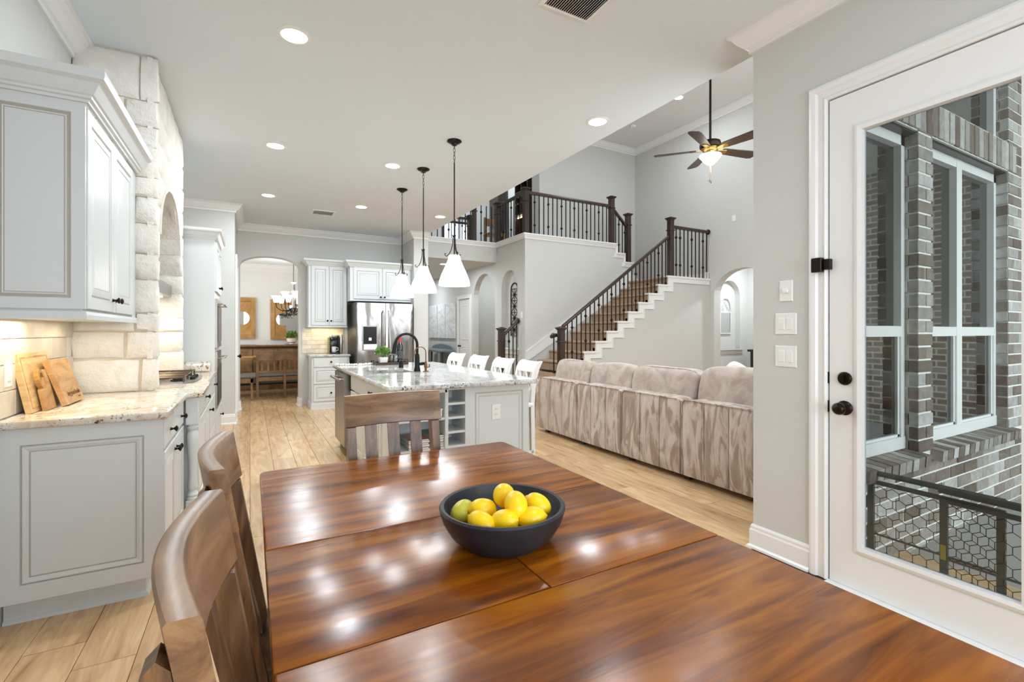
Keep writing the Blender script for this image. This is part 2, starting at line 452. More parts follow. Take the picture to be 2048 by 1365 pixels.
# ------------------------------------------------------------------ STRUCTURE
H = 3.10                      # kitchen ceiling
def struct(name, m, mat, parent=None, smooth=False, label=None):
    o = m.build(name, mat, parent, smooth); o['kind'] = 'structure'
    if label: o['label'] = label
    return o
def arch_poly(u0, u1, spring, top, n=16):
    """points of an arch from (u1, spring) over to (u0, spring) - elliptical"""
    c = (u0+u1)/2; a = (u1-u0)/2; h = top-spring
    return [(c+a*math.cos(PI*k/n), spring+h*math.sin(PI*k/n)) for k in range(n+1)]
def wall_with_openings(m, mp, u0, u1, z0, z1, ops, t):
    """ops: (a0,a1,b0,b1,kind,spring) sorted along u; arches have kind 'arch'"""
    u = u0
    for (a0, a1, b0, b1, kind, spr) in ops:
        if a0 > u+1e-4: m.prism([(u, z0), (a0, z0), (a0, z1), (u, z1)], mp, 0, t)
        if b0 > z0+1e-4: m.prism([(a0, z0), (a1, z0), (a1, b0), (a0, b0)], mp, 0, t)
        if kind == 'arch':
            pts = arch_poly(a0, a1, spr, b1)
            for k in range(len(pts)-1):
                p, q = pts[k], pts[k+1]
                m.prism([q, p, (p[0], z1), (q[0], z1)], mp, 0, t)
        else:
            m.prism([(a0, b1), (a1, b1), (a1, z1), (a0, z1)], mp, 0, t)
        u = a1
    if u1 > u+1e-4: m.prism([(u, z0), (u1, z0), (u1, z1), (u, z1)], mp, 0, t)

# floor: sub-slab and individual planks
m = MB(); m.box(-1.6, 2.8, -1.9, 1.7, -.12, -.012); m.box(-1.6, 11, 1.7, 15, -.12, -.012)
floor = struct('floor', m, M['grout'], label='light wood-look plank floor')
pl_meshes = []
PW, PL = .2, 1.2
pm = MB(); pm.rbox(-PW/2+.0012, PW/2-.0012, -PL/2+.0012, PL/2-.0012, -.012, 0, .0012, 1)
plank0 = pm.build('plank', M['floor']); plank0.location = (0,0,0)
far = MB(); off = [0, .42, .8, .2, .62, 1.0]; nseen = 0; used0 = False
for i in range(-3, 56):
    x = -.6+PW*(i+.5)
    for j in range(-4, 14):
        y = j*PL-off[i % 6]+PL/2; xr, yb, yt = x+PW/2, y-PL/2, y+PL/2
        if xr > 2.75 and yb < 1.7:
            if yt < 1.9: continue
        if xr > 2.7 and yt > 9 and x < 2.8: pass
        seen = (-.65 < x < 3.4 and 1.0 < yt and yb < 8.6) or (-.2 < x < .85 and yb < 10.4 and yt > 1) or (-1.0 < x < .05 and .6 < yt < 3)
        if seen and not (.05 < x < 1.05 and yt < 2.0) and not (x > 1.0 and 9 < yt) and not (.95 < x < 1.45 and yb > 4.2 and yt < 5.9):
            if not used0: plank0.parent = floor; plank0.location = (x, y, 0); used0 = True
            else: inst(plank0, (x, y, 0), floor)
            nseen += 1
        elif x < 10.6 and y < 15:
            far.box(x-PW/2+.0012, x+PW/2-.0012, max(yb, -1.9)+.0012 if xr <= 2.75 else max(yb, 1.7), yt-.0012, -.012, 0)
print('planks', nseen)
o = far.build('plank', M['floor'], floor); o['kind'] = 'stuff'; o['label'] = 'floor planks further off and under the furniture'

# ceilings
m = MB(); m.box(-1.2, 2.87, -1.9, 9.2, H, H+.25)
struct('ceiling', m, M['ceiling'], label='smooth pale kitchen ceiling')
m = MB(); m.box(2.5, 9.2, 1.6, 9.2, 5.80, 5.95); m.box(2.5, 7.2, 9.0, 16, 5.80, 5.95)
struct('ceiling_living', m, M['ceiling2'], label='high living room ceiling')
m = MB(); m.box(2.85, 4.55, 8.88, 15, 2.76, 3.14); m.box(4.56, 6.78, 7.83, 15, 2.95, 3.13)
struct('floor_upper', m, M['wall'], label='edge and underside of the upstairs landing')
m = MB(); m.box(-1.5, 2.7, 9.2, 12.5, 2.84, 2.95)
struct('ceiling_dining', m, M['ceiling'])

# walls
m = MB()
m.box(-1.1, -.96, -1.9, 7.75, 0, H); m.box(-1.1, -.19, 7.75, 9.07, 0, H)
struct('wall_left', m, M['wall'])
m = MB(); wall_with_openings(m, lambda u, v, w: (u, 9.07+w, v), -.5, 2.85, 0, H, [(-.146, .752, 0, 2.59, 'arch', 2.42)], .22)
struct('wall_back', m, M['wall'], label='grey kitchen back wall with a segmental arch')
m = MB(); m.box(2.58, 2.85, 8.3, 9.07, 0, H); m.box(2.68, 2.85, 9.0, 15, 0, H)
struct('wall_fridge', m, M['wall'])
# door wall on the right with the door opening
m = MB(); wall_with_openings(m, lambda u, v, w: (2.66+w, u, v), -1.9, 1.79, 0, H, [(.42, 1.366, 0, 2.515, 'rect', 0)], .21)
struct('wall_right', m, M['wall'], label='greige wall holding the glass patio door')
m = MB(); wall_with_openings(m, lambda u, v, w: (u, -1.9+w, v), -1.1, 2.9, 0, H, [(-.3, 2.3, .5, 2.4, 'rect', 0)], .15)
struct('wall_near', m, M['wall'])
# living side
m = MB(); m.box(2.87, 8.6, 1.62, 1.79, 5.2, 5.9); m.box(2.87, 3.0, 1.6, 1.79, 0, 5.9)
m.box(2.70, 2.87, -1.9, 9.1, H+.25, 5.9)
m.box(7.4, 8.6, 1.6, 1.79, 0, 5.9)
struct('wall_living_near', m, M['wall'])
m = MB(); wall_with_openings(m, lambda u, v, w: (8.37+w, u, v), 1.6, 9.0, 0, 5.9, [(5.25, 6.503, 0, 2.55, 'arch', 2.06)], .2)
struct('wall_living_right', m, M['wall'])
m = MB(); m.box(5.98, 8.6, 8.79, 8.95, 0, 5.9); m.box(5.56, 5.98, 8.79, 9.1, 3.14, 5.9)
struct('wall_stair_back', m, M['wall'])
m = MB(); wall_with_openings(m, lambda u, v, w: (4.55+w, u, v), 7.82, 14.5, 0, 2.95,
    [(7.99, 8.654, .95, 2.54, 'arch', 2.17), (8.952, 10.054, 0, 2.59, 'arch', 2.06), (10.25, 10.95, 0, 2.1, 'rect', 0)], .13)
m.box(4.66, 4.7, 7.9, 8.75, .8, 2.75)
m.box(2.85, 6.8, 14.4, 14.6, 0, 5.9); m.box(5.9, 6.0, 8.7, 14.5, 0, 2.95)
struct('wall_hall', m, M['wall'], label='wall with an arched opening and an arched niche')
m = MB()
m.prism([(4.55, 0), (7.6, 0), (7.6, 2.3), (7.22, 2.60), (7.22, 2.77), (7.0, 2.77), (7.0, 2.95), (6.78, 2.95), (6.78, 3.14), (4.55, 3.14)], lambda u, v, w: (u, 7.7+w, v), 0, .12)
struct('wall_stair_middle', m, M['wall'], label='tall grey wall behind the lower stair flight')
# upstairs back room
m = MB(); m.box(2.0, 7.2, 12.2, 12.35, 3.14, 5.9); m.box(2.70, 2.85, 9.1, 12.3, 3.1, 5.9); m.box(6.0, 6.1, 8.95, 12.3, 3.14, 5.9)
struct('wall_loft', m, M['wall_light'])
# dining room walls
m = MB(); m.box(-1.6, 2.7, 12.3, 12.45, 0, 3.0); m.box(-1.55, -1.4, 9.29, 12.3, 0, 3.0); m.box(-1.5, -.4, 9.29, 9.35, 0, 3)
struct('wall_dining', m, M['wall_light'])
# hallway beyond the living room arch
m = MB(); wall_with_openings(m, lambda u, v, w: (u, 6.95+w, v), 8.57, 10.15, 0, 3.1, [(9.12, 9.84, .92, 2.46, 'arch', 2.1)], .13)
m.box(9.0, 9.95, 7.075, 7.12, .8, 2.7); m.box(10.1, 10.2, 2.9, 6.96, 0, 3.1); m.box(8.57, 10.2, 2.9, 3.0, 0, 3.1); m.box(8.57, 10.2, 2.9, 7.1, 3.0, 3.1)
struct('wall_foyer', m, M['wall_light'])

# crown mouldings
CR = [(0, 0), (.105, 0), (.105, -.014), (.088, -.02), (.07, -.05), (.035, -.085), (.018, -.092), (.018, -.118), (0, -.118)]
def crown(path, z, name='trim_1', k=1.0, label=None):
    m = MB(); m.sweep(path, [(-d*k, w*k) for d, w in CR], mxy(z)); return struct(name, m, M['trim'], smooth=False, label=label)
# left-of-path is (-dy,dx): profile uses negative d => projects right of the path
crown([(-.96, -1.9), (-.96, 3.86)], H, 'trim_1', label='crown moulding over the left wall')
crown([(-.96, 5.4), (-.96, 7.75), (-.19, 7.75), (-.19, 9.07), (2.58, 9.07), (2.58, 8.3), (2.85, 8.3)], H, 'trim_2', label='crown moulding along the kitchen back wall')
crown([(2.87, 1.79), (2.66, 1.79), (2.66, -1.9)], H, 'trim_3', label='crown moulding over the door wall')
crown([(5.98, 8.79), (8.37, 8.79), (8.37, 1.8)], 5.80, 'trim_4', 1.15)
crown([(-1.4, 12.3), (2.7, 12.3)], 2.84, 'trim_5', 1.25)
# baseboards
BBP = [(0, 0), (.016, 0), (.016, .105), (.012, .115), (.012, .128), (.006, .14), (0, .14)]
def bboard(path, name, z=0, label=None):
    m = MB(); m.sweep(path, [(-d, w) for d, w in BBP], mxy(z)); m.sweep(path, [(-.016, 0), (-.030, 0), (-.028, .012), (-.016, .02)], mxy(z))
    return struct(name, m, M['trim'], label=label)
bboard([(2.87, 1.79), (2.66, 1.79), (2.66, 1.457)], 'baseboard_right', label='white baseboard beside the patio door')
bboard([(-.6, 7.75), (-.19, 7.75), (-.19, 8.1)], 'baseboard_left')
bboard([(-.19, 8.95), (-.19, 9.07), (-.146, 9.07), (-.146, 9.29)], 'baseboard_arch')
bboard([(.752, 9.29), (.752, 9.07), (.80, 9.07)], 'baseboard_back')
bboard([(8.37, 8.7), (8.37, 7.7)], 'baseboard_landing', 2.40)
# mouldings capping the upstairs edge and the stair stringers
m = MB()
cap = [(0, .03), (.05, .03), (.05, .005), (.03, 0), (.022, -.03), (.012, -.035), (.012, -.07), (0, -.07)]
m.sweep([(2.85, 8.88), (4.55, 8.88), (4.55, 7.7), (6.80, 7.7)], [(-d, w) for d, w in cap], mxy(3.14))
for x0, z in ((6.80, 2.95), (7.02, 2.77)): m.box(x0-.0, x0+.23, 7.66, 7.84, z, z+.03); m.box(x0-.02, x0+.03, 7.685, 7.70, z, z+.19)
for x0, z in ((6.80, 2.95), (7.02, 2.77)): m.box(x0-.07, x0+.2, 7.685, 7.70, z-.07, z)
struct('trim_6', m, M['trim'], label='white moulding along the edge of the upstairs landing')
# hallway casing around the hall door (door in the X=4.55 wall)
CAS = [(0, 0), (0, .020), (.012, .022), (.02, .016), (.05, .014), (.07, .018), (.085, .010), (.085, 0)]
m = MB(); m.sweep([(10.25, 0), (10.25, 2.1), (10.95, 2.1), (10.95, 0)], [(d, w) for d, w in CAS], mXn(4.55)); struct('trim_7', m, M['trim'])
# niche sills
m = MB(); m.box(4.50, 4.64, 7.93, 8.72, .95, .98); m.box(4.53, 4.55, 7.96, 8.69, .86, .95); m.box(9.06, 9.90, 6.89, 7.05, .89, .92); m.box(9.10, 9.86, 6.93, 6.95, .80, .89)
struct('trim_8', m, M['trim'])
# casing of the doorway in the left wall block
m = MB(); m.box(-.19, -.165, 8.1, 8.2, 0, 2.35); m.box(-.19, -.165, 8.85, 8.95, 0, 2.35); m.box(-.19, -.165, 8.1, 8.95, 2.35, 2.45); m.box(-.188, -.18, 8.2, 8.85, 0, 2.35)
struct('door_2', m, M['trim'], label='white pantry door seen edge-on beside the arch')
m = MB(); m.lathe([(.0,0),(.012,.0),(.012,.03),(.028,.04),(.03,.055),(.018,.068),(0,.07)], (-.18, 8.27, .93), 12, 'x'); m.build('door_handle', M['bronze'], bpy.data.objects['door_2'], True)

# ------------------------------------------------------------------ PATIO DOOR (door_1)
door = thing('door_1', 'white patio door with a single tall glass pane and bronze knob', 'door', (2.70, .92, 0)); door['kind'] = 'structure'
m = MB()
DX0, DX1 = 2.657, 2.702; y0, y1, z0, z1 = .43, 1.359, .004, 2.508; g0, g1, h0, h1 = .645, 1.211, .222, 2.31
m.box(DX0, DX1, g1, y1, z0, z1); m.box(DX0, DX1, y0, g0, z0, z1); m.box(DX0, DX1, g0, g1, z0, h0); m.box(DX0, DX1, g0, g1, h1, z1)
m.build('door_slab', M['trim'], door)
m = MB()
m.sweep([(g0, h0), (g1, h0), (g1, h1), (g0, h1)], [(-.03, 0), (-.03, .008), (-.012, .018), (.006, .014), (.010, -.01), (.0, -.02)], mXn(DX0), closed=True)
m.build('glazing_bead', M['trim'], door)
m = MB(); m.box(2.677, 2.683, g0-.005, g1+.005, h0-.005, h1+.005); m.build('glass_pane', M['glass'], door)
m = MB(); m.lathe([(.0,0),(.033,0),(.034,.006),(.028,.014),(.0,.016)], (DX0, 1.285, 1.061), 24, 'x')
m.v = [(2*DX0-x, y, z) for x, y, z in m.v]; m.box(DX0-.028, DX0-.012, 1.280, 1.290, 1.041, 1.081)
o = m.build('deadbolt', M['bronze'], door, True)
m = MB(); m.lathe([(0,0),(.036,0),(.037,.006),(.028,.014),(.012,.02),(.012,.036),(.024,.044),(.031,.056),(.029,.07),(.018,.08),(0,.082)], (DX0, 1.285, .911), 24, 'x')
m.v = [(2*DX0-x, y, z) for x, y, z in m.v]; m.build('door_knob', M['bronze'], door, True)
m = MB(); m.box(DX0-.004, DX0+.03, 1.3605, 1.369, 1.03, 1.09); m.box(DX0-.004, DX0+.03, 1.3605, 1.369, .88, .94); m.build('strike_plate', M['bronze'], door)
m = MB(); m.rbox(2.612, 2.648, 1.378, 1.43, 1.615, 1.69, .003, 1); m.box(2.628, 2.658, 1.345, 1.385, 1.625, 1.68); m.build('surface_latch', M['bronze'], door)
m = MB()
CAS2 = [(0, 0), (0, .012), (.010, .020), (.02, .013), (.045, .012), (.055, .022), (.075, .026), (.088, .020), (.09, 0)]
m.sweep([(1.366, 0), (1.366, 2.515), (.42, 2.515), (.42, 0)], [(-d, w) for d, w in CAS2], mXn(2.66))
m.box(2.71, 2.87, 1.361, 1.3659, 0, 2.51)
struct('trim_9', m, M['trim'], label='white casing around the patio door')
m = MB(); m.box(2.60, 2.9, .42, 1.364, -.01, .003); struct('trim_10', m, M['trim'], label='door threshold')

# switch plates
def plate(name, label, mp, cu, cv, w, h, kind, loc, grp='wall plates'):
    t = thing(name, label, 'switch' if 'switch' in name or 'dimmer' in name else 'outlet', loc)
    m = MB(); m.rings(mp, cu-w/2, cu+w/2, cv-h/2, cv+h/2, [(0, 0), (0, .004), (.003, .007)]); m.build('wall_plate', M['white'], t)
    if kind == 'dimmer':
        m = MB(); m.lathe([(0,0),(.014,0),(.013,.016),(0,.018)], (0,0,0), 16, 'x'); m.v = [mp(cu+y, cv+z, .007+x) for x, y, z in m.v]; m.build('knob', M['white'], t, True)
    elif kind.startswith('rocker'):
        n = int(kind[-1])
        for i in range(n):
            c = cu+(i-(n-1)/2)*.046
            m = MB(); m.rings(mp, c-.017, c+.017, cv-.033, cv+.033, [(0, .006), (0, .0085), (.002, .010)]); m.build('rocker', M['ceramic'], t)
    elif kind == 'outlet':
        for dz in (-.02, .02):
            m = MB(); m.rings(mp, cu-.016, cu+.016, cv+dz-.014, cv+dz+.014, [(0, .006), (0, .009)]); m.build('socket', M['ceramic'], t)
            m = MB()
            for du in (-.006, .006): m.rings(mp, cu+du-.001, cu+du+.001, cv+dz-.003, cv+dz+.006, [(0, .009), (0, .0096)])
            m.build('slot', M['black'], t)
    for dz in (-.42, .42):
        pass
    return t
mp = mXn(2.66)
plate('dimmer_switch', 'single round-knob dimmer on a white plate, topmost beside the patio door', mp, 1.588, 1.531, .075, .118, 'dimmer', (2.66, 1.588, 1.47))
plate('light_switch', 'double rocker switch plate below the round dimmer', mp, 1.59, 1.345, .122, .120, 'rocker2', (2.66, 1.59, 1.285))
plate('light_switch', 'lowest double rocker switch plate beside the patio door', mp, 1.59, 1.16, .122, .120, 'rocker2', (2.66, 1.59, 1.10))
plate('light_switch', 'white rocker switch on the tiled backsplash at the left edge', mXp(-.955), 2.955, 1.11, .075, .118, 'rocker1', (-.955, 2.955, 1.05))
plate('light_switch', 'small switch plate inside the hall arch', mYn(10.6), 4.9, 1.2, .075, .118, 'rocker1', (4.9, 10.6, 1.14))
plate('light_switch', 'small white plate on the wall right of the arched niche', mXn(4.55), 7.82, 1.62, .07, .12, 'rocker1', (4.55, 7.82, 1.56))
plate('light_switch', 'small white plate high on the living room wall under the fan', mXn(8.37), 6.05, 3.55, .08, .12, 'rocker1', (8.37, 6.05, 3.49))
m = MB(); m.box(4.68, 5.9, 10.6, 10.7, 0, 2.9); struct('wall_hall_return', m, M['wall'])

# ------------------------------------------------------------------ TILE BACKSPLASH
bs = MB(); bs.box(-.962, -.958, -1.2, 3.86, .914, 1.37); bso = struct('backsplash', bs, M['tgrout'], label='travertine tile backsplash on the left wall')
tw, th = .235, .117
for r in range(4):
    z0_ = .917+r*th; y = 3.85-(0 if r % 2 else tw/2)
    while y > 1.6:
        ya = max(y-tw, 1.5); m = MB(); m.rbox(-.958, -.950, ya+.002, y-.002, z0_+.002, min(z0_+th-.002, 1.362), .0015, 1)
        m.build('tile', M['tile'], bso); y -= tw
bs = MB(); bs.box(.80, 1.50, 9.064, 9.069, .914, 1.37); bso2 = struct('backsplash_rear', bs, M['tgrout'], label='travertine tile behind the coffee maker')
for r in range(6):
    z0_ = .918+r*.075; x = .80-(0 if r % 2 else .075)
    while x < 1.5:
        xa, xb = max(x, .80), min(x+.15, 1.5)
        if xb-xa > .02:
            m = MB(); m.box(xa+.002, xb-.002, 9.058, 9.064, z0_+.002, z0_+.073); m.build('tile', M['tile'], bso2)
        x += .15

# ------------------------------------------------------------------ CABINET HELPERS
RP = [(0, 0), (0, .016), (.003, .019), (.052, .019), (.056, .012, 1), (.066, .012, 1), (.069, .015), (.100, .019), (.103, .019)]
def rp(rail=.055, t=.019, bevel=.032, gl=1):
    return [(0, 0), (0, t-.003), (.003, t), (rail, t), (rail+.003, t-.007, gl), (rail+.009, t-.007), (rail+.012, t-.003), (rail+.012+bevel, t, gl), (rail+.012+bevel+.003, t-.0025), (rail+.012+bevel+.004, t-.001)]
def cabdoor(parent, mp, u0, u1, v0, v1, name='door', rail=.055, bevel=.032, knob=None, flat=False):
    m = MB(); g = .002
    if flat: m.rings(mp, u0+g, u1-g, v0+g, v1-g, [(0, 0), (0, .014), (.004, .017), (.010, .019, 1), (.012, .018)])
    else: m.rings(mp, u0+g, u1-g, v0+g, v1-g, rp(rail, bevel=bevel))
    d = m.build(name, [M['cab'], M['glaze']], parent)
    for (ku, kv) in (knob or []):
        k = MB(); k.lathe([(0,0),(.010,0),(.007,.004),(.005,.014),(.010,.02),(.016,.024),(.016,.028),(.008,.033),(0,.034)], (0,0,0), 14, 'x')
        k.v = [mp(ku+y, kv+z, .019+x) for x, y, z in k.v]; k.build('knob', M['bronze'], d, True)
    return d
CC = [(0, 0), (.012, 0), (.014, .012), (.024, .016), (.026, .026), (.034, .032), (.060, .075), (.078, .088), (.082, .100), (.082, .125), (0, .125)]

# --- left wall cabinet above the counter
t = thing('wall_cabinet', 'white glazed wall cabinet with crown, hung left of the stone hood', 'cabinet', (-.79, 3.2, 1.36))
m = MB(); m.box(-.955, -.652, 2.75, 3.80, 1.385, 2.31); m.box(-.955, -.645, 2.745, 3.80, 1.36, 1.392)
m.box(-.652, -.640, 3.70, 3.80, 1.385, 2.31)
m.rings(mYn(2.75), -.965, -.636, 1.40, 2.31, [(0,0),(0,.012),(.048,.012),(.050,.006,1),(.062,.006),(.064,.009),(.066,.009),(.068,.008,1),(.072,.008)])
o = m.build('body', [M['cab'], M['glaze']], t)
m = MB(); m.sweep([(-.955, 2.738), (-.634, 2.738), (-.634, 3.80)], [(-d, w) for d, w in CC], mxy(2.31)); m.build('crown', M['cab'], t)
m = MB(); m.sweep([(-.955, 2.742), (-.640, 2.742), (-.640, 3.80)], [(0, 0), (0, .03), (-.006, .035), (-.010, .02), (-.010, 0)], mxy(1.355)); m.build('light_rail', M['cab'], t)
cabdoor(t, mXp(-.652), 2.765, 3.235, 1.40, 2.30, 'door', knob=[(3.20, 1.465)])
cabdoor(t, mXp(-.652), 3.235, 3.70, 1.40, 2.30, 'door', knob=[(3.27, 1.465)])
area('under_cabinet_lamp', (-.87, 2.95, 1.350), (0, 0, 0), .08, .30, 2.2, (1, .86, .62))
area('under_cabinet_lamp_far', (-.82, 3.45, 1.350), (0, 0, 0), .1, .4, 1.2, (1, .86, .62))

# --- base run left of the range
t = thing('base_cabinet', 'white base cabinet with a framed end panel under the cream counter', 'cabinet', (-.67, 3.2, 0))
m = MB(); m.box(-.955, -.387, 2.86, 3.66, .11, .876); m.box(-.955, -.45, 2.92, 3.66, 0, .11); 
m.sweep([(-.955, 2.92), (-.45, 2.92), (-.45, 3.66)], [(0, 0), (-.014, 0), (-.012, .014), (0, .02)], mxy(0))
m.rings(mYn(2.86), -.957, -.372, .11, .876, [(0,0),(0,.008),(.075,.008),(.077,.002,1),(.080,.002),(.084,.010),(.090,.010),(.104,.002,1),(.108,.002),(.112,.006),(.118,.006)])
m.build('body', [M['cab'], M['glaze']], t)
cabdoor(t, mXp(-.387), 2.88, 3.64, .715, .865, 'drawer', flat=True, knob=[(3.07, .785), (3.50, .785)])
cabdoor(t, mXp(-.387), 2.88, 3.26, .13, .705, 'door', knob=[(3.225, .645)])
cabdoor(t, mXp(-.387), 3.26, 3.64, .13, .705, 'door', knob=[(3.295, .645)])
# counter peninsula part going left behind the end panel (the counter turns the corner towards the nook)
t = thing('turned_post', 'white turned post carrying the counter bump-out beside the range', 'post', (-.325, 3.70, 0))
m = MB(); m.rbox(-.367, -.285, 3.655, 3.74, 0, .012, .004, 1); m.rbox(-.362, -.29, 3.66, 3.732, .01, .21, .004, 1); m.rbox(-.362, -.29, 3.66, 3.732, .70, .876, .004, 1)
m.build('block', M['cab'], t)['kind'] = 'stuff'
m = MB(); m.lathe([(.036,.205),(.036,.225),(.030,.23),(.034,.245),(.028,.255),(.022,.27),(.030,.29),(.026,.32),(.022,.40),(.028,.50),(.035,.58),(.036,.63),(.026,.66),(.034,.67),(.034,.685),(.028,.69),(.036,.705)], (-.326, 3.696, 0), 20)
m.build('turned_shaft', M['cab'], t, True)
t = thing('base_cabinet', 'white base cabinet below the gas cooktop', 'cabinet', (-.63, 4.6, 0))
m = MB(); m.box(-.955, -.317, 3.75, 5.49, .11, .876); m.box(-.955, -.40, 3.75, 5.49, 0, .11); m.build('body', M['cab'], t)
cabdoor(t, mXp(-.317), 3.78, 4.40, .715, .865, 'drawer', flat=True, knob=[(4.33, .80)])
cabdoor(t, mXp(-.317), 4.42, 4.80, .715, .865, 'drawer', flat=True)
cabdoor(t, mXp(-.317), 3.78, 4.40, .13, .705, 'door')
cabdoor(t, mXp(-.317), 4.42, 4.80, .13, .705, 'door', knob=[(4.74, .64)])
cabdoor(t, mXp(-.317), 4.82, 5.47, .715, .865, 'drawer', flat=True, knob=[(5.3, .80)])
cabdoor(t, mXp(-.317), 4.82, 5.47, .42, .705, 'drawer', flat=True)
cabdoor(t, mXp(-.317), 4.82, 5.47, .13, .41, 'drawer', flat=True)
# counter top
def counter(name, label, poly, z0, z1, mat, r=.012, hole=None):
    bm = bmesh.new()
    vs = [bm.verts.new((x, y, z1)) for x, y in poly]; f = bm.faces.new(vs)
    if f.normal.z < 0: bmesh.ops.reverse_faces(bm, faces=[f])
    ext = bmesh.ops.extrude_face_region(bm, geom=[f]); 
    for v in [g for g in ext['geom'] if isinstance(g, bmesh.types.BMVert)]: v.co.z = z0
    bm.normal_update()
    ed = [e for e in bm.edges if abs(e.verts[0].co.z-e.verts[1].co.z) < 1e-5]
    bmesh.ops.bevel(bm, geom=ed, offset=r, segments=3, profile=.5, affect='EDGES')
    m = MB(); bm.verts.index_update(); m.add([v.co[:] for v in bm.verts], [[v.index for v in f.verts] for f in bm.faces]); bm.free()
    c = Vector((sum(p[0] for p in poly)/len(poly), sum(p[1] for p in poly)/len(poly), z0))
    return m, c
m, c = counter('', '', [(-.955, 2.6), (-1.9, 2.82)] and [(-.955, 2.815), (-.345, 2.815), (-.345, 3.62), (-.262, 3.66), (-.262, 4.30), (-.285, 4.45), (-.285, 5.49), (-.955, 5.49)], .876, .914, M['granite_warm'])
o = m.build('countertop', M['granite_warm'], None, True, org=c); tag(o, 'cream granite countertop running under the stone hood', 'countertop')
m = MB(); m.rbox(-.93, -.34, 5.465, 5.487, .915, 1.01, .004, 2); o = m.build('side_splash', M['granite_warm'], None, True, org=(-.63, 5.476, .915)); tag(o, 'low granite splash against the oven tower side', 'backsplash')

# --- stone hood
HX = -.53
hood = thing('stone_hood', 'floor-to-ceiling white limestone range hood surround with an arched opening', 'range hood', (-.74, 4.6, .915))
m = MB(); mpH = lambda u, v, w: (HX-.035-w, u, v)
wall_with_openings(m, mpH, 3.855, 5.37, .915, H, [(4.05, 5.13, .915, 2.42, 'arch', 1.98)], .39)
m.box(-.957, -.93, 3.86, 5.36, .915, H)
m.build('mortar_core', M['mortar'], hood)
def stone(mp, u0, u1, v0, v1, w0=-.02, w1=.019, nu=None, nv=None, quad=None):
    g = .001; u0 += g; u1 -= g; v0 += g; v1 -= g
    nu = nu or 6; nv = nv or 4; seed = random.random()*100
    m = MB(); idx = {}
    vs = []
    jit = [(random.uniform(-.008, .008), random.uniform(-.006, .006)) for _ in range(4)]
    for j in range(nv+1):
        for i in range(nu+1):
            a, b_ = i/nu, j/nv
            # pull outer rings close to the edges so faces read pillowed
            ua = [0, .06] + [.06+.88*(k/(nu-2)) for k in range(1, nu-2)] + [.94, 1]
            vb = [0, .10] + [.10+.80*(k/(nv-2)) for k in range(1, nv-2)] + [.90, 1]
            aa, bb = ua[i], vb[j]
            if quad:
                P0, P1, P2, P3 = quad
                u = (P0[0]*(1-aa)+P1[0]*aa)*(1-bb)+(P3[0]*(1-aa)+P2[0]*aa)*bb
                v = (P0[1]*(1-aa)+P1[1]*aa)*(1-bb)+(P3[1]*(1-aa)+P2[1]*aa)*bb
            else:
                ju = (jit[0][0]*(1-aa)*(1-bb)+jit[1][0]*aa*(1-bb)+jit[2][0]*aa*bb+jit[3][0]*(1-aa)*bb)
                jv = (jit[0][1]*(1-aa)*(1-bb)+jit[1][1]*aa*(1-bb)+jit[2][1]*aa*bb+jit[3][1]*(1-aa)*bb)
                u = u0+(u1-u0)*aa+ju; v = v0+(v1-v0)*bb+jv
            edge = i in (0, nu) or j in (0, nv)
            n_ = noise.noise((u*9+seed, v*9, seed))
            w = w1-.012+.006*n_ if edge else w1+.008*n_
            if edge: u += .006*noise.noise((v*22, seed, 1)); v += .006*noise.noise((u*22, seed, 2))
            vs.append(mp(u, v, w))
    back = []
    for j in range(nv+1):
        for i in range(nu+1): pass
    fs = [(j*(nu+1)+i, j*(nu+1)+i+1, (j+1)*(nu+1)+i+1, (j+1)*(nu+1)+i) for j in range(nv) for i in range(nu)]
    per = [i for i in range(nu+1)]+[j*(nu+1)+nu for j in range(1, nv+1)]+[nv*(nu+1)+i for i in range(nu-1, -1, -1)]+[j*(nu+1) for j in range(nv-1, 0, -1)]
    L = len(vs)
    # skirt back to the wall
    inv = []
    for p in per:
        x, y, z = vs[p]; b0 = mp(0, 0, 0); b1 = mp(0, 0, 1); dx = (b1[0]-b0[0], b1[1]-b0[1], b1[2]-b0[2])
        cw = (x-b0[0])*dx[0]+(y-b0[1])*dx[1]; k = w0-cw
        vs.append((x+dx[0]*k, y+dx[1]*k, z+dx[2]*k))
    for q in range(len(per)): fs.append((per[q], L+q, L+(q+1) % len(per), per[(q+1) % len(per)]))
    m.add(vs, fs)
    return m.build('stone', M['stone'], hood, True)
def mpN(u, v, w): return (u, 3.855-w, v)                   # near face (towards camera)
def mpF(u, v, w): return (HX-.035+w, u, v)                 # front face
def mpJ(u, v, w): return (u, 5.13-w, v)                    # inner face of the far pier
rowsN = [(.918, 1.125, [(-.955, -.625), (-.615, HX)]), (1.13, 1.30, [(-.955, -.70), (-.69, HX)]), (1.305, 1.415, [(-.955, -.655), (-.645, HX)]),
  (1.425, 1.635, [(-.955, -.70), (-.695, HX)]), (1.64, 1.80, [(-.955, -.72), (-.715, -.67), (-.66, HX)]), (1.81, 2.00, [(-.955, -.80), (-.79, HX)]),
  (2.01, 2.175, [(-.955, -.735), (-.73, -.665), (-.655, HX)]), (2.185, 2.30, [(-.955, -.78), (-.77, HX)]), (2.305, 2.50, [(-.955, -.80), (-.79, HX)]),
  (2.51, 2.63, [(-.955, -.66), (-.65, HX)]), (2.64, 2.80, [(-.955, -.71), (-.70, HX)]), (2.81, 3.085, [(-.955, -.63), (-.62, HX)])]
for a, b, cols in rowsN:
    for (u0, u1) in cols: stone(mpN, u0, u1+(.0 if u1 == HX else 0), a, b)
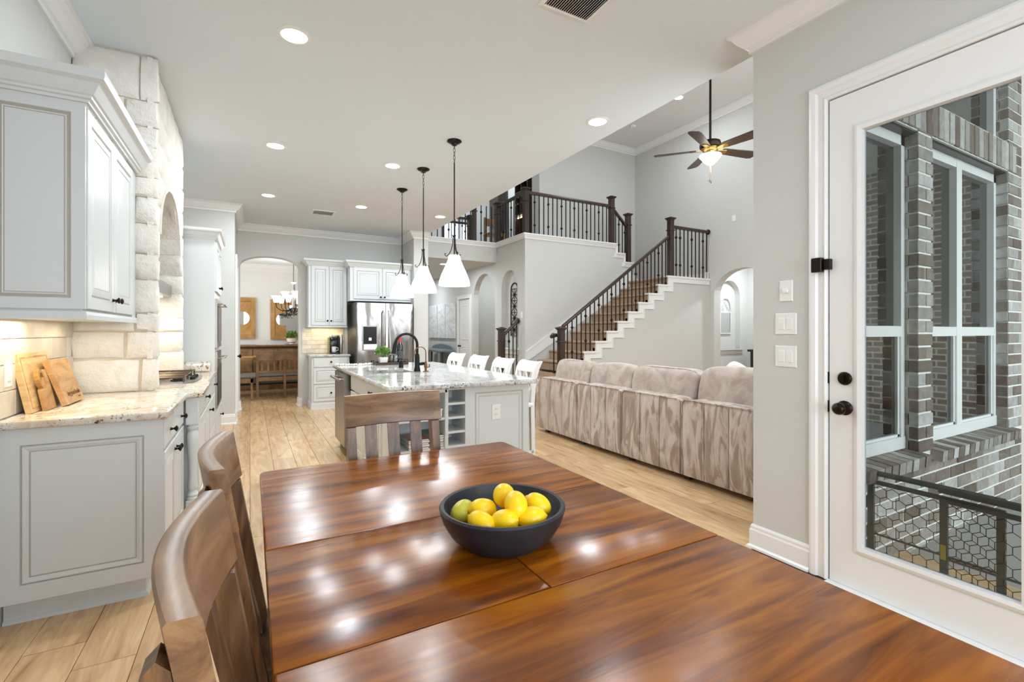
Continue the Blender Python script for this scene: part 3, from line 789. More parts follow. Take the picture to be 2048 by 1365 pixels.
# front face courses
zs = [.918, 1.125, 1.30, 1.42, 1.635, 1.80, 2.0, 2.18, 2.41, 2.62, 2.82, 3.085]
def aw(z):     # half-width of the arch at height z
    if z < 1.98: return .54
    k = (z-1.98)/.44
    return .54*math.sqrt(max(0, 1-k*k)) if k < 1 else 0
for k in range(len(zs)-1):
    a, b = zs[k], zs[k+1]; c = 4.59
    h0_ = aw(a) if a < 2.42 else 0
    if b < 2.0:
        stone(mpF, 3.84, c-.55, a, b); stone(mpF, c+.55, 5.39, a, b)
    elif a < 2.40:
        ha, hb = aw(a)+.01, aw(min(b, 2.415))+.01
        stone(mpF, 0, 0, a, b, quad=((3.84, a), (c-ha, a), (c-hb, b), (3.84, b)))
        stone(mpF, 0, 0, a, b, quad=((c+ha, a), (5.39, a), (5.39, b), (c+hb, b)))
        if b > 2.3: pass
    else:
        cuts = [3.84, 4.2, 4.62, 5.0, 5.39] if k % 2 else [3.84, 4.40, 4.82, 5.39]
        for p, q in zip(cuts[:-1], cuts[1:]): stone(mpF, p, q, a, b)
for a, b in zip(zs[:6], zs[1:7]):
    stone(mpJ, -.95, -.74, a, b); stone(mpJ, -.73, HX+.0, a, b)
for k in range(10):
    a0, a1 = PI*k/10, PI*(k+1)/10
    # soffit slabs under the arch
    m = MB(); c = 4.59
    P = [(c+.54*math.cos(a0), 1.98+.44*math.sin(a0)), (c+.54*math.cos(a1), 1.98+.44*math.sin(a1)), (c+.515*math.cos(a1), 1.98+.415*math.sin(a1)), (c+.515*math.cos(a0), 1.98+.415*math.sin(a0))]
    m.prism(P, lambda u, v, w: (HX-w, u, v), .01, .42); m.build('stone', M['stone'], hood)
for k in range(5):     # painted back inside the opening
    for (p, q) in ((4.05, 4.6), (4.6, 5.13)): stone(lambda u, v, w: (-.935+w, u, v), p, q, .93+k*.28, .93+(k+1)*.28, 0, .02)
# stainless hood insert
t = thing('vent_hood', 'stainless vent insert under the stone arch with a lit lamp', 'range hood', (-.72, 4.6, 1.58))
m = MB(); m.box(-.90, -.60, 4.10, 5.06, 1.60, 1.70); m.build('housing', M['bronzesteel'], t)
m = MB(); m.lathe([(0, 0), (.03, 0), (.03, .006), (0, .006)], (-.68, 4.95, 1.592), 16); m.build('lamp', M['lamp'], t)
area('hood_lamp', (-.72, 4.6, 1.585), (0, 0, 0), .2, .7, 6.5, (1, .84, .6))

# --- cooktop
ck = thing('gas_cooktop', 'stainless gas cooktop with black grates set in the cream counter', 'cooktop', (-.60, 4.62, .914))
m = MB(); pts = []
for k in range(28):
    a = 2*PI*k/28; sg = lambda x, e: abs(x)**e*(1 if x >= 0 else -1)
    pts.append((-.60+.245*sg(math.cos(a), .45), 4.62+.40*sg(math.sin(a), .45)))
m.prism(pts, mxy(.914), 0, .009); m.prism([(-.60+(x+.60)*.9, 4.62+(y-4.62)*.93) for x, y in pts], mxy(.914), .009, .013)
m.build('steel_tray', M['bronzesteel'], ck)
for (bx, by) in ((-.70, 4.36), (-.48, 4.36), (-.59, 4.62), (-.70, 4.88), (-.48, 4.88)):
    m = MB(); m.lathe([(0,0),(.045,0),(.045,.010),(.032,.012),(.032,.020),(.026,.024),(0,.024)], (bx, by, .927), 18); m.build('burner', M['blackmatte'], ck, True)
for gx, gy, gw, gd in ((-.595, 4.36, .33, .25), (-.595, 4.62, .33, .24), (-.595, 4.88, .33, .25)):
    m = MB(); z = .962
    c4 = [(gx-gw/2, gy-gd/2), (gx+gw/2, gy-gd/2), (gx+gw/2, gy+gd/2), (gx-gw/2, gy+gd/2)]
    m.tube([(x, y, z) for x, y in c4], .005, 6, closed=True)
    for q in (0,): m.cyl((gx+gw*q, gy-gd/2, z), (gx+gw*q, gy+gd/2, z), .004, 6)
    for q in (-.3, .0, .3): m.cyl((gx-gw/2, gy+gd*q, z), (gx+gw/2, gy+gd*q, z), .004, 6)
    for x, y in c4: m.cyl((x, y, .926), (x, y, z+.008), .006, 6)
    m.build('grate', M['grate'], ck)
for k in range(4):
    m = MB(); m.lathe([(0,0),(.018,0),(.016,.02),(0,.022)], (-.395, 4.46+k*.09, .926), 14); m.build('knob', M['blackmatte'], ck, True)

# --- oven tower
t = thing('oven_tower', 'tall white cabinet with built-in double oven past the range', 'cabinet', (-.63, 5.9, 0))
m = MB(); m.box(-.955, -.305, 5.50, 6.32, .10, 2.21); m.box(-.955, -.36, 5.52, 6.32, 0, .10); m.build('body', M['cab'], t)
m = MB(); m.sweep([(-.955, 5.50), (-.305, 5.50), (-.305, 6.32)], [(-d*.75, w*.8) for d, w in CC], mxy(2.21)); m.build('crown', M['cab'], t)
cabdoor(t, mXp(-.305), 5.53, 5.91, 1.70, 2.19, 'door', knob=[(5.87, 1.76)]); cabdoor(t, mXp(-.305), 5.91, 6.29, 1.70, 2.19, 'door', knob=[(5.95, 1.76)])
cabdoor(t, mXp(-.305), 5.53, 6.29, .12, .50, 'drawer', knob=[(6.14, .39)])
m = MB(); m.box(-.305, -.285, 5.54, 6.28, 1.14, 1.63); m.box(-.286, -.280, 5.58, 6.24, 1.2, 1.56, 1); m.build('upper_oven', [M['bronzesteel'], M['black']], t)
m = MB(); m.box(-.305, -.285, 5.54, 6.28, .53, 1.10); m.box(-.286, -.280, 5.56, 6.26, .56, .95, 1); m.build('lower_oven', [M['bronzesteel'], M['black']], t)
m = MB(); 
for z in (1.58, 1.03):
    m.cyl((-.235, 5.60, z), (-.235, 6.22, z), .010, 10)
    for y in (5.62, 6.20): m.cyl((-.285, y, z), (-.235, y, z), .008, 8)
m.build('handle', M['bronzesteel'], t, True)

# --- rear wall cabinets, refrigerator
t = thing('wall_cabinet', 'tall two-door white wall cabinet above the coffee maker', 'cabinet', (1.19, 8.9, 1.385))
m = MB(); m.box(.875, 1.50, 8.745, 9.06, 1.385, 2.455); m.box(.868, 1.505, 8.738, 9.06, 1.375, 1.40); m.build('body', M['cab'], t)
cabdoor(t, mYn(8.745), .915, 1.205, 1.41, 2.44, 'door', knob=[(1.175, 1.49)]); cabdoor(t, mYn(8.745), 1.205, 1.495, 1.41, 2.44, 'door', knob=[(1.235, 1.49)])
m = MB(); m.sweep([(.875, 9.06), (.875, 8.735), (1.50, 8.735)], [(d*-1, w*.85) for d, w in CC], mxy(2.44)); m.v = m.v; m.build('crown', M['cab'], t)
area('rear_under_cabinet_lamp', (1.19, 8.92, 1.37), (0, 0, 0), .5, .12, 2.6, (1, .84, .48))
t = thing('wall_cabinet', 'short two-door white cabinet above the refrigerator', 'cabinet', (2.04, 8.7, 1.83))
m = MB(); m.box(1.505, 2.575, 8.46, 9.06, 1.835, 2.435); m.build('body', M['cab'], t)
cabdoor(t, mYn(8.46), 1.56, 2.055, 1.87, 2.42, 'door', knob=[(2.02, 1.91)]); cabdoor(t, mYn(8.46), 2.055, 2.55, 1.87, 2.42, 'door', knob=[(2.09, 1.91)])
m = MB(); m.sweep([(1.505, 9.06), (1.505, 8.45), (2.575, 8.45)], [(-d, w*.85) for d, w in CC], mxy(2.42)); m.build('crown', M['cab'], t)
t = thing('base_cabinet', 'white three-drawer base cabinet under the coffee maker', 'cabinet', (1.2, 8.75, 0))
m = MB(); m.box(.90, 1.50, 8.50, 9.06, .10, .876); m.box(.93, 1.50, 8.55, 9.06, 0, .10)
m.sweep([(.90, 9.06), (.90, 8.50), (1.50, 8.50)], [(0, 0), (-.016, 0), (-.014, .012), (-.014, .09), (0, .10)], mxy(0)); m.build('body', M['cab'], t)
cabdoor(t, mYn(8.50), .925, 1.475, .70, .86, 'drawer', flat=True, knob=[(1.20, .79)])
cabdoor(t, mYn(8.50), .925, 1.475, .42, .69, 'drawer', rail=.04, bevel=.02, knob=[(1.20, .555)])
cabdoor(t, mYn(8.50), .925, 1.475, .13, .41, 'drawer', rail=.04, bevel=.02, knob=[(1.20, .27)])
m, c = counter('', '', [(.87, 8.465), (1.515, 8.465), (1.515, 9.055), (.87, 9.055)], .876, .914, M['granite'])
o = m.build('countertop', M['granite'], None, True, org=c); tag(o, 'small granite countertop beneath the coffee maker', 'countertop')

fr = thing('refrigerator', 'stainless french-door refrigerator with ice dispenser', 'refrigerator', (2.06, 8.6, 0))
m = MB(); m.box(1.565, 2.535, 8.24, 9.03, .02, 1.80); m.build('body', plain('dark_fridge_side', (96,92,88), .35, .8), fr)
def bowed(x0, x1, z0, z1, nm):
    m = MB(); n = 10; vs = []; fs = []
    for j, z in enumerate((z0, z1)):
        for i in range(n+1):
            a = i/n; vs.append((x0+(x1-x0)*a, 8.20-.018*math.sin(PI*a)**.5, z))
    fs = [(i, i+1, n+2+i, n+1+i) for i in range(n)]
    L = len(vs); vs += [(x0, 8.24, z0), (x1, 8.24, z0), (x0, 8.24, z1), (x1, 8.24, z1)]
    fs += [(0, n+1, L+2, L), (n, L+1, L+3, 2*n+1), tuple(list(range(n+1, 2*n+2))+[L+3, L+2]), tuple(list(range(n, -1, -1))+[L, L+1])]
    m.add(vs, fs); return m.build(nm, M['steel'], fr, True)
bowed(1.57, 2.047, .62, 1.79, 'door'); bowed(2.055, 2.53, .62, 1.79, 'door'); bowed(1.57, 2.53, .06, .60, 'freezer_drawer')
m = MB()
for x in (2.005, 2.095):
    m.tube([(x, 8.185, .74), (x, 8.145, .78), (x, 8.14, 1.2), (x, 8.145, 1.62), (x, 8.185, 1.66)], .013, 10)
m.cyl((1.68, 8.145, .54), (2.42, 8.145, .54), .013, 10); m.build('handle', M['bronzesteel'], fr, True)
disp = MB(); disp.box(1.65, 1.905, 8.165, 8.185, .98, 1.40); disp.build('dispenser_frame', M['bronzesteel'], fr)
m = MB(); m.box(1.668, 1.888, 8.160, 8.168, 1.0, 1.385); m.build('dispenser_recess', M['black'], fr)
m = MB(); m.box(1.755, 1.80, 8.150, 8.162, 1.15, 1.20); m.box(1.67, 1.885, 8.14, 8.165, 1.0, 1.09); m.build('dispenser_paddle', M['ceramic'], fr)

# ------------------------------------------------------------------ ISLAND
IX0, IX1, IY0, IY1 = .905, 2.035, 3.38, 5.78
isl = thing('kitchen_island', 'white kitchen island with open cubbies and a paneled end', 'island', (1.45, 4.5, 0))
m = MB()
m.box(1.49, 1.74, IY0+.3, IY1-.06, 0, .876); m.box(1.74, 2.0, IY0+.08, IY1-.06, .80, .876)                 # core under the worktop
m.box(IX0, 1.49, 3.74, 5.05, .10, .68); m.box(IX0, IX0+.02, 3.74, 5.05, .68, .876); m.box(IX0, 1.49, 3.74, 4.33, .68, .874); m.box(IX0, 1.49, 4.85, 5.05, .68, .874); m.box(1.45, 1.49, 4.33, 4.85, .68, .874); m.box(IX0+.06, 1.49, 3.74, 5.05, 0, .10)
m.box(1.01, 1.49, 5.05, 5.70, 0, .874)
m.box(IX0, 1.49, IY1-.10, IY1-.06, 0, .876)
m.box(IX0, .93, IY0, 3.74, 0, .876)                          # left stile of the open end
m.box(.93, 1.31, IY0, 3.74, .84, .876); m.box(.93, 1.49, IY0, 3.74, 0, .12)
m.box(.93, 1.31, 3.72, 3.74, .12, .84); m.box(1.295, 1.32, IY0, 3.74, .1, .86)
m.box(1.46, 1.49, IY0, 3.74, .1, .876); m.box(1.32, 1.46, 3.66, 3.68, .1, .876); m.box(1.32, 1.46, IY0, 3.66, .856, .876)
m.build('carcass', M['cab'], isl)
m = MB(); m.box(1.49, IX1, 3.40, 3.46, 0, .876)
m.rings(mYn(3.40), 1.49, IX1, 0, .876, [(0,0),(0,.018),(.055,.018),(.058,.011,1),(.063,.011),(.068,.016),(.074,.016),(.088,.009,1),(.091,.009)])
m.build('end_panel', [M['cab'], M['glaze']], isl)
for z in (.748, .640, .530, .420, .310, .2):
    m = MB(); m.box(1.32, 1.46, IY0+.004, 3.66, z-.009, z+.009); m.build('shelf', M['cab'], isl)
m = MB(); m.box(.93, 1.295, IY0+.01, 3.72, .49+.14, .648); m.build('shelf', M['cab'], isl)
cabdoor(isl, mXn(IX0), 3.78, 4.95, .72, .865, 'drawer', flat=True, knob=[(4.0, .79)])
cabdoor(isl, mXn(IX0), 3.42, 3.76, .13, .865, 'door')
cabdoor(isl, mXn(IX0), 3.78, 4.36, .13, .71, 'door'); cabdoor(isl, mXn(IX0), 4.37, 4.95, .13, .71, 'door')
dw = thing('dishwasher', 'stainless dishwasher with bar handle at the far end of the island', 'dishwasher', (.95, 5.38, .1))
m = MB(); m.box(.86, 1.0, 5.06, 5.68, .10, .868); m.build('body', M['bronzesteel'], dw)
m = MB(); m.box(.845, .862, 5.065, 5.675, .11, .865); m.build('door', M['bronzesteel'], dw)
m = MB(); m.cyl((.80, 5.12, .80), (.80, 5.62, .80), .013, 10)
for y in (5.14, 5.60): m.cyl((.85, y, .80), (.80, y, .80), .011, 8)
m.build('handle', M['bronzesteel'], dw, True)
# worktop with a sink hole
SX0, SX1, SY0, SY1 = .985, 1.385, 4.40, 4.78
bm = bmesh.new()
out = [(.845, 3.30), (2.085, 3.30), (2.115, 3.33), (2.115, 5.85), (.845, 5.85)]
inn = [(SX0, SY0), (SX1, SY0), (SX1, SY1), (SX0, SY1)]
X0, X1, Y0, Y1 = .845, 2.082, 3.30, 5.85
gx = [X0, SX0, SX1, X1]; gy = [Y0, SY0, SY1, Y1]
m = MB(); vv = {}
def addslab(z, flip):
    for i in range(3):
        for j in range(3):
            if i == 1 and j == 1: continue
            m.add([(gx[i], gy[j], z), (gx[i+1], gy[j], z), (gx[i+1], gy[j+1], z), (gx[i], gy[j+1], z)], [(0,1,2,3)] if not flip else [(3,2,1,0)])
r = .014
gx = [X0+r, SX0, SX1, X1-r]; gy = [Y0+r, SY0, SY1, Y1-r]
addslab(.914, False); addslab(.874, True)
prof = [(r*(1-math.sin(a)), .914-r*(1-math.cos(a))) for a in [PI/2*k/4 for k in range(5)]]
edge = [(-r, .914), (-r*.3, .910), (0, .900), (0, .888), (-r*.3, .878), (-r, .874)]
m.sweep([(X0, Y0), (X0, Y1), (X1, Y1), (X1, Y0)], [(d if False else d, w) for d, w in edge], lambda u, v, w: (u, v, w), closed=True)
for (a, b) in (((SX0, SY0), (SX1, SY0)), ((SX1, SY0), (SX1, SY1)), ((SX1, SY1), (SX0, SY1)), ((SX0, SY1), (SX0, SY0))):
    m.add([(a[0], a[1], .914), (b[0], b[1], .914), (b[0], b[1], .874), (a[0], a[1], .874)], [(0,1,2,3)])
o = m.build('countertop', M['granite'], None, True, org=(1.47, 4.57, .876), fix=False); tag(o, 'large grey and white granite top of the kitchen island', 'countertop')
m = MB()
e = .03
m.add([(SX0-e, SY0-e, .874), (SX1+e, SY0-e, .874), (SX1+e, SY1+e, .874), (SX0-e, SY1+e, .874), (SX0-.0, SY0, .70), (SX1, SY0, .70), (SX1, SY1, .70), (SX0, SY1, .70)],
      [(4,5,6,7), (0,1,5,4), (1,2,6,5), (2,3,7,6), (3,0,4,7)])
o = m.build('sink', plain('dark_composite_sink', (58,46,38), .5), None, False, org=(1.18, 4.6, .70), fix=False); tag(o, 'dark undermount sink in the island top', 'sink')
# faucet
fc = thing('kitchen_faucet', 'black gooseneck pull-down faucet behind the island sink', 'faucet', (1.46, 4.56, .915))
bx, by = 1.455, 4.565
bx, by = 1.42, 4.46
fc.location = (bx, by, .915)
m = MB(); m.lathe([(0,0),(.032,0),(.030,.02),(.024,.05),(.024,.14),(.018,.17),(0,.17)], (bx, by, .915), 20); m.build('base', M['blackmatte'], fc, True)
m = MB(); pts = [(bx, by, 1.07)]+[(bx-.105+.105*math.cos(a), by+.01*(1-math.cos(a)), 1.175+.105*math.sin(a)) for a in [PI*k/14 for k in range(13)]]
m.tube(pts, .013, 12); m.build('spout', M['blackmatte'], fc, True)
p = pts[-1]; m = MB(); m.tube([p, (p[0]-.012, p[1], p[2]-.05), (p[0]-.026, p[1], p[2]-.13)], [.013, .019, .022], 14); m.build('spray_head', M['blackmatte'], fc, True)
m = MB(); m.tube([(bx+.02, by, .985), (bx+.05, by-.01, .990), (bx+.075, by-.015, .992)], [.014, .017, .014], 12); m.build('lever', M['blackmatte'], fc, True)
wf = thing('water_faucet', 'slim copper filtered-water faucet beside the black faucet', 'faucet', (1.485, 4.40, .915))
bx, by = 1.487, 4.40
m = MB(); m.lathe([(0,0),(.026,0),(.024,.006),(.012,.012),(.012,.03),(.017,.045),(.015,.075),(.008,.10),(0,.10)], (bx, by, .915), 16); m.build('base', M['copper'], wf, True)
m = MB(); m.tube([(bx, by, 1.0)]+[(bx-.055+.055*math.cos(a), by, 1.10+.055*math.sin(a)) for a in [PI*k/12 for k in range(13)]]+[(bx-.11, by, 1.06)], .0055, 8); m.build('spout', M['copper'], wf, True)
m = MB(); m.tube([(bx+.01, by, .955), (bx+.035, by, .96), (bx+.036, by, .985)], .007, 8); m.build('lever', M['copper'], wf, True)
sd = thing('soap_dispenser', 'short black soap dispenser left of the black faucet', 'soap dispenser', (1.40, 4.97, .915))
m = MB(); m.lathe([(0,0),(.026,0),(.026,.01),(.022,.06),(.024,.075),(0,.08)], (1.415, 5.0, .915), 16); m.build('body', M['blackmatte'], sd, True)
m = MB(); m.tube([(1.415, 5.0, .99), (1.415, 5.0, 1.02), (1.37, 5.0, 1.02)], .007, 8); m.build('nozzle', M['blackmatte'], sd, True)
# tray, plant, bottle, glasses
tr = thing('serving_tray', 'dark wooden serving tray on the island by the sink', 'tray', (1.50, 5.52, .915))
m = MB(); m.box(1.26, 1.64, 5.48, 5.74, .915, .925); m.box(1.26, 1.64, 5.48, 5.49, .925, .945); m.box(1.26, 1.64, 5.73, 5.74, .925, .945); m.box(1.26, 1.27, 5.49, 5.73, .925, .95); m.box(1.63, 1.64, 5.49, 5.73, .925, .95)
tr.location = (1.45, 5.6, .915); m.build('tray_body', M['espresso'], tr)
m = MB()
for x in (1.25, 1.65): m.tube([(x, 5.54, .94), (x, 5.55, .965), (x, 5.67, .965), (x, 5.68, .94)], .006, 8)
m.build('handle', M['iron'], tr, True)
def leafy(parent, cx, cy, z, R, n, sz, mats, flat=.8, seed=1):
    rnd = random.Random(seed)
    for mi, mt in enumerate(mats):
        m = MB()
        for k in range(n//len(mats)):
            th = rnd.uniform(0, 2*PI); ph = math.asin(rnd.uniform(-.15, 1)); r = R*rnd.uniform(.55, 1)
            c = Vector((cx+r*math.cos(ph)*math.cos(th), cy+r*math.cos(ph)*math.sin(th), z+r*flat*math.sin(ph)))
            d = (c-Vector((cx, cy, z-R*.6))).normalized(); s_ = d.cross(Vector((rnd.random()-.5, rnd.random()-.5, rnd.random()-.5))).normalized(); q = sz*rnd.uniform(.7, 1.3)
            up = d.cross(s_)
            m.add([c-d*q*.5, c+s_*q*.3+up*.1*q, c+d*q*.55, c-s_*q*.3+up*.1*q, c+up*q*.12], [(0,1,4), (1,2,4), (2,3,4), (3,0,4)])
            if k % 5 == 0: m.tube([(cx, cy, z-R*.5), c[:]], .0012, 4)
        o = m.build('foliage', mt, parent, fix=False); o['kind'] = 'stuff'
pl = thing('potted_plant', 'small leafy green plant in a square white pot on the tray', 'plant', (1.37, 5.60, .926))
m = MB(); vs = [(1.37+sx*a, 5.60+sy*a, z) for z, a in ((.926, .038), (1.0, .048), (1.0, .042), (.95, .038)) for sx, sy in ((-1,-1),(1,-1),(1,1),(-1,1))]
m.add(vs, [(3,2,1,0)]+[(4*k+j, 4*k+(j+1) % 4, 4*k+4+(j+1) % 4, 4*k+4+j) for k in range(3) for j in range(4)]+[(12,13,14,15)]); m.build('pot', M['ceramic'], pl)
leafy(pl, 1.37, 5.60, 1.045, .095, 260, .034, [M['leaf'], M['leaf_dark']], .85, 3)
wb = thing('wine_bottle', 'dark wine bottle with red foil neck on the tray', 'bottle', (1.56, 5.56, .926))
m = MB(); m.lathe([(0,0),(.037,0),(.038,.01),(.038,.19),(.034,.215),(.016,.245),(.014,.25),(.014,.26),(0,.26)], (1.56, 5.56, .926), 24); m.build('glass_body', M['bottle'], wb, True)
m = MB(); m.lathe([(0,.24),(.0155,.24),(.0155,.31),(.013,.315),(0,.315)], (1.56, 5.56, .926), 18); m.build('foil', M['red'], wb, True)
m = MB(); m.lathe([(.0385,.05),(.0387,.05),(.0387,.15),(.0385,.15)], (1.56, 5.56, .926), 24, cap=False); m.build('paper_label', plain('dark_bottle_label', (60,64,66), .6), wb, True)
for i, (gx_, gy_) in enumerate(((1.475, 5.60), (1.50, 5.53))):
    g = thing('drinking_glass', ['left clear stemless glass on the tray', 'right clear stemless glass on the tray by the bottle'][i], 'glass', (gx_, gy_, .926), group='glasses on the tray')
    m = MB(); m.lathe([(0,0),(.024,0),(.032,.03),(.033,.06),(.027,.10),(.026,.10),(.031,.06),(.030,.032),(.020,.006),(0,.006)], (gx_, gy_, .926), 20); m.build('glass_bowl', M['crystal'], g, True)
# bead garland on the island
bd = MB()
for k in range(34):
    a = k/33; x = .86+.42*a+.01*math.sin(k*2.1); y = 5.72-.10*math.sin(a*PI)+.03*math.sin(k*1.3)
    bd.ell(.011, .011, .011, (x+.0, y-.03, .926), nu=8, nv=6)
o = bd.build('bead_garland', M['ceramic'], None, True, org=(1.1, 5.7, .915)); tag(o, 'string of white wooden beads lying on the island left of the tray', 'garland')
# island outlet & magazines
plate('wall_outlet', 'white double outlet on the island end panel', mYn(3.391), 1.733, .657, .078, .122, 'outlet', (1.733, 3.39, .60))
mz = 0
for i, (w, d, h, c_) in enumerate(((.20,.26,.012,(70,72,76)), (.21,.27,.016,(214,210,204)), (.20,.26,.010,(150,120,96)), (.21,.26,.013,(206,204,200)), (.20,.25,.009,(178,92,60)))):
    m = MB(); m.box(1.02, 1.02+w*.75, 3.40, 3.40+d, .425+.0, .425+h-.0); m.v = [(x, y, z+mz) for x, y, z in m.v]
    t = thing('magazine', '%s magazine of the left pile in the island shelf' % ['bottom dark','second from the bottom, pale','middle tan','pale, second from the top,','five'][i] if i < 4 else 'orange-covered magazine topping the left pile in the island', 'magazine', (1.10, 3.5, .425+mz), group='magazines in the island shelf')
    m.v = [(x, y, z) for x, y, z in m.v]; m.build('pages', M['paper'], t)
    m = MB(); m.box(1.018, 1.022+w*.75, 3.398, 3.402+d, .425+h, .425+h+.0015); m.v = [(x, y, z+mz) for x, y, z in m.v]; m.build('cover', plain('magazine_cover_%d' % i, c_, .3, var=.5, sc=18), t)
    mz += h+.003
mz = 0
for i, (h, c_) in enumerate(((.018,(200,198,196)), (.014,(60,64,70)), (.018,(210,206,200)), (.014,(196,190,186)), (.012,(72,150,60)))):
    t = thing('magazine', 'green-covered magazine topping the right pile in the island' if i == 4 else '%s magazine of the right pile in the island shelf' % ['bottom pale','dark, second from the bottom,','middle pale','grey, second from the top,'][i], 'magazine', (1.22, 3.5, .425+mz), group='magazines in the island shelf')
    m = MB(); m.box(1.195, 1.293, 3.41, 3.66, .425+mz, .425+mz+h); m.build('pages', M['paper'], t)
    m = MB(); m.box(1.193, 1.2935, 3.408, 3.662, .425+mz+h, .425+mz+h+.0015); m.build('cover', plain('magazine_cover_r%d' % i, c_, .3, var=.5, sc=18), t)
    mz += h+.003
m = MB(); m.box(.93, 1.295, 3.40, 3.72, .40, .423); m.build('shelf', M['cab'], isl)
t = thing('gift_box', 'small white box on the island shelf next to the cubbies', 'box', (1.25, 3.5, .649))
m = MB(); m.rbox(1.225, 1.288, 3.42, 3.52, .649, .70, .002, 1); m.build('box_body', M['ceramic'], t)
m = MB(); m.rbox(1.222, 1.291, 3.417, 3.523, .70, .712, .002, 1); m.build('lid', M['ceramic'], t)

# ------------------------------------------------------------------ PENDANTS
def pendant(x, y, label, zs_):
    t = thing('pendant_lamp', label, 'lamp', (x, y, H-.04), group='pendant lamps over the island')
    m = MB(); m.lathe([(0,0),(.066,0),(.07,-.006),(.055,-.018),(.03,-.028),(.026,-.04),(0,-.04)], (x, y, H), 24); m.build('canopy', M['bronze'], t, True)
    m = MB()
    for k in range(5):
        z = H-.055-k*.034; a = k % 2
        pts = [(x+(.009*math.cos(q) if a else 0), y+(0 if a else .009*math.cos(q)), z+.02*math.sin(q)) for q in [2*PI*j/10 for j in range(10)]]
        m.tube(pts, .0025, 5, closed=True)
    m.build('chain', M['iron'], t, True)
    top = zs_+.285
    m = MB(); m.cyl((x, y, H-.21), (x, y, top-.01), .0065, 8); m.lathe([(0,0),(.012,0),(.012,-.02),(0,-.02)], (x, y, top+.19), 10); m.build('rod', M['iron'], t, True)
    m = MB()
    for k in range(3):
        a = 2*PI*k/3+.5; c, s = math.cos(a), math.sin(a)
        pr = [(.020, .205), (.012, .185), (.016, .12), (.030, .06), (.052, .02), (.075, .004), (.090, .014), (.088, .030), (.078, .026)]
        m.tube([(x+c*q, y+s*q, top+w-.01) for q, w in pr], .0042, 6)
    m.build('scroll_arm', M['iron'], t, True)
    m = MB(); pf = [(.053, .283), (.055, .262), (.066, .228), (.092, .168), (.121, .105), (.142, .043), (.148, .006), (.147, 0), (.142, 0), (.137, .043), (.116, .105), (.087, .168), (.061, .225), (.049, .28)]
    m.lathe(pf, (x, y, zs_), 32, cap=False); m.lathe([(0,.278),(.050,.278),(.050,.285),(0,.285)], (x, y, zs_), 20)
    m.build('glass_shade', M['shade'], t, True)
    l = bpy.data.lights.new('pendant_bulb', 'POINT'); l.energy = 5; l.color = (.94, .97, 1); l.shadow_soft_size = .04
    o = bpy.data.objects.new('pendant_bulb', l); o.location = (x, y, zs_-.03); C.objects.link(o)
pendant(1.685, 4.16, 'nearest of three white glass pendant lamps over the island', 1.735)
pendant(1.675, 5.04, 'middle one of three white glass pendant lamps over the island', 1.735)
pendant(1.68, 5.89, 'farthest white glass pendant lamp, in front of the refrigerator', 1.735)

# ------------------------------------------------------------------ RECESSED LIGHTS, VENTS
def can(x, y, z, label, e=20.5, r=.075, col=(.85, .935, 1)):
    t = thing('recessed_light', label, 'ceiling light', (x, y, z), group='recessed ceiling lights')
    m = MB(); m.lathe([(r, .0), (r+.022, 0), (r+.022, -.004), (r, -.007)], (x, y, z), 28, cap=False); m.build('trim_ring', M['white'], t, True)
    m = MB(); m.lathe([(0, -.002), (r, -.002), (r, -.0045), (0, -.006)], (x, y, z), 24); m.build('lens', M['lamp'], t, True)
    l = bpy.data.lights.new('recessed_beam', 'AREA'); l.shape = 'DISK'; l.size = .16; l.energy = e; l.color = col
    o = bpy.data.objects.new('recessed_beam', l); o.location = (x, y, z-.012); C.objects.link(o)
for x, y, lb in ((.235, 3.15, 'recessed ceiling light nearest the camera, above the left counter'), (.215, 5.10, 'recessed ceiling light second along the left kitchen row'),
                 (1.35, 5.10, 'recessed ceiling light just left of the pendant lamps'), (.21, 7.0, 'recessed ceiling light farthest along the left row, before the arch'),
                 (1.40, 7.0, 'recessed ceiling light between the rear vent and the pendants'), (2.6, 7.0, 'recessed ceiling light far back at the kitchen ceiling edge'),
                 (2.6, 3.18, 'large recessed ceiling light right of the pendants near the ceiling edge')): can(x, y, H, lb)
can(.9, .4, H, 'recessed ceiling light over the dining table behind the view', 13)
can(3.64, 9.6, 2.76, 'recessed light under the upstairs landing', 26)
can(7.2, 6.38, 5.80, 'recessed light in the high living room ceiling', 30)
can(4.6, 6.0, 5.80, 'recessed light in the living room ceiling hidden by the kitchen ceiling', 30)
can(5.25, 9.7, 2.9, 'unseen recessed light added inside the hall arch', 16)  # lamp added to brighten the walls inside the hall arch
can(3.7, 12.3, 2.76, 'recessed light deep in the hall', 26)
can(9.3, 6.0, 3.0, 'recessed light in the foyer past the living room arch', 34)
can(5.0, 10.8, 5.80, 'unseen recessed light added in the upstairs room', 32)  # extra lamp put in to lighten the upstairs room
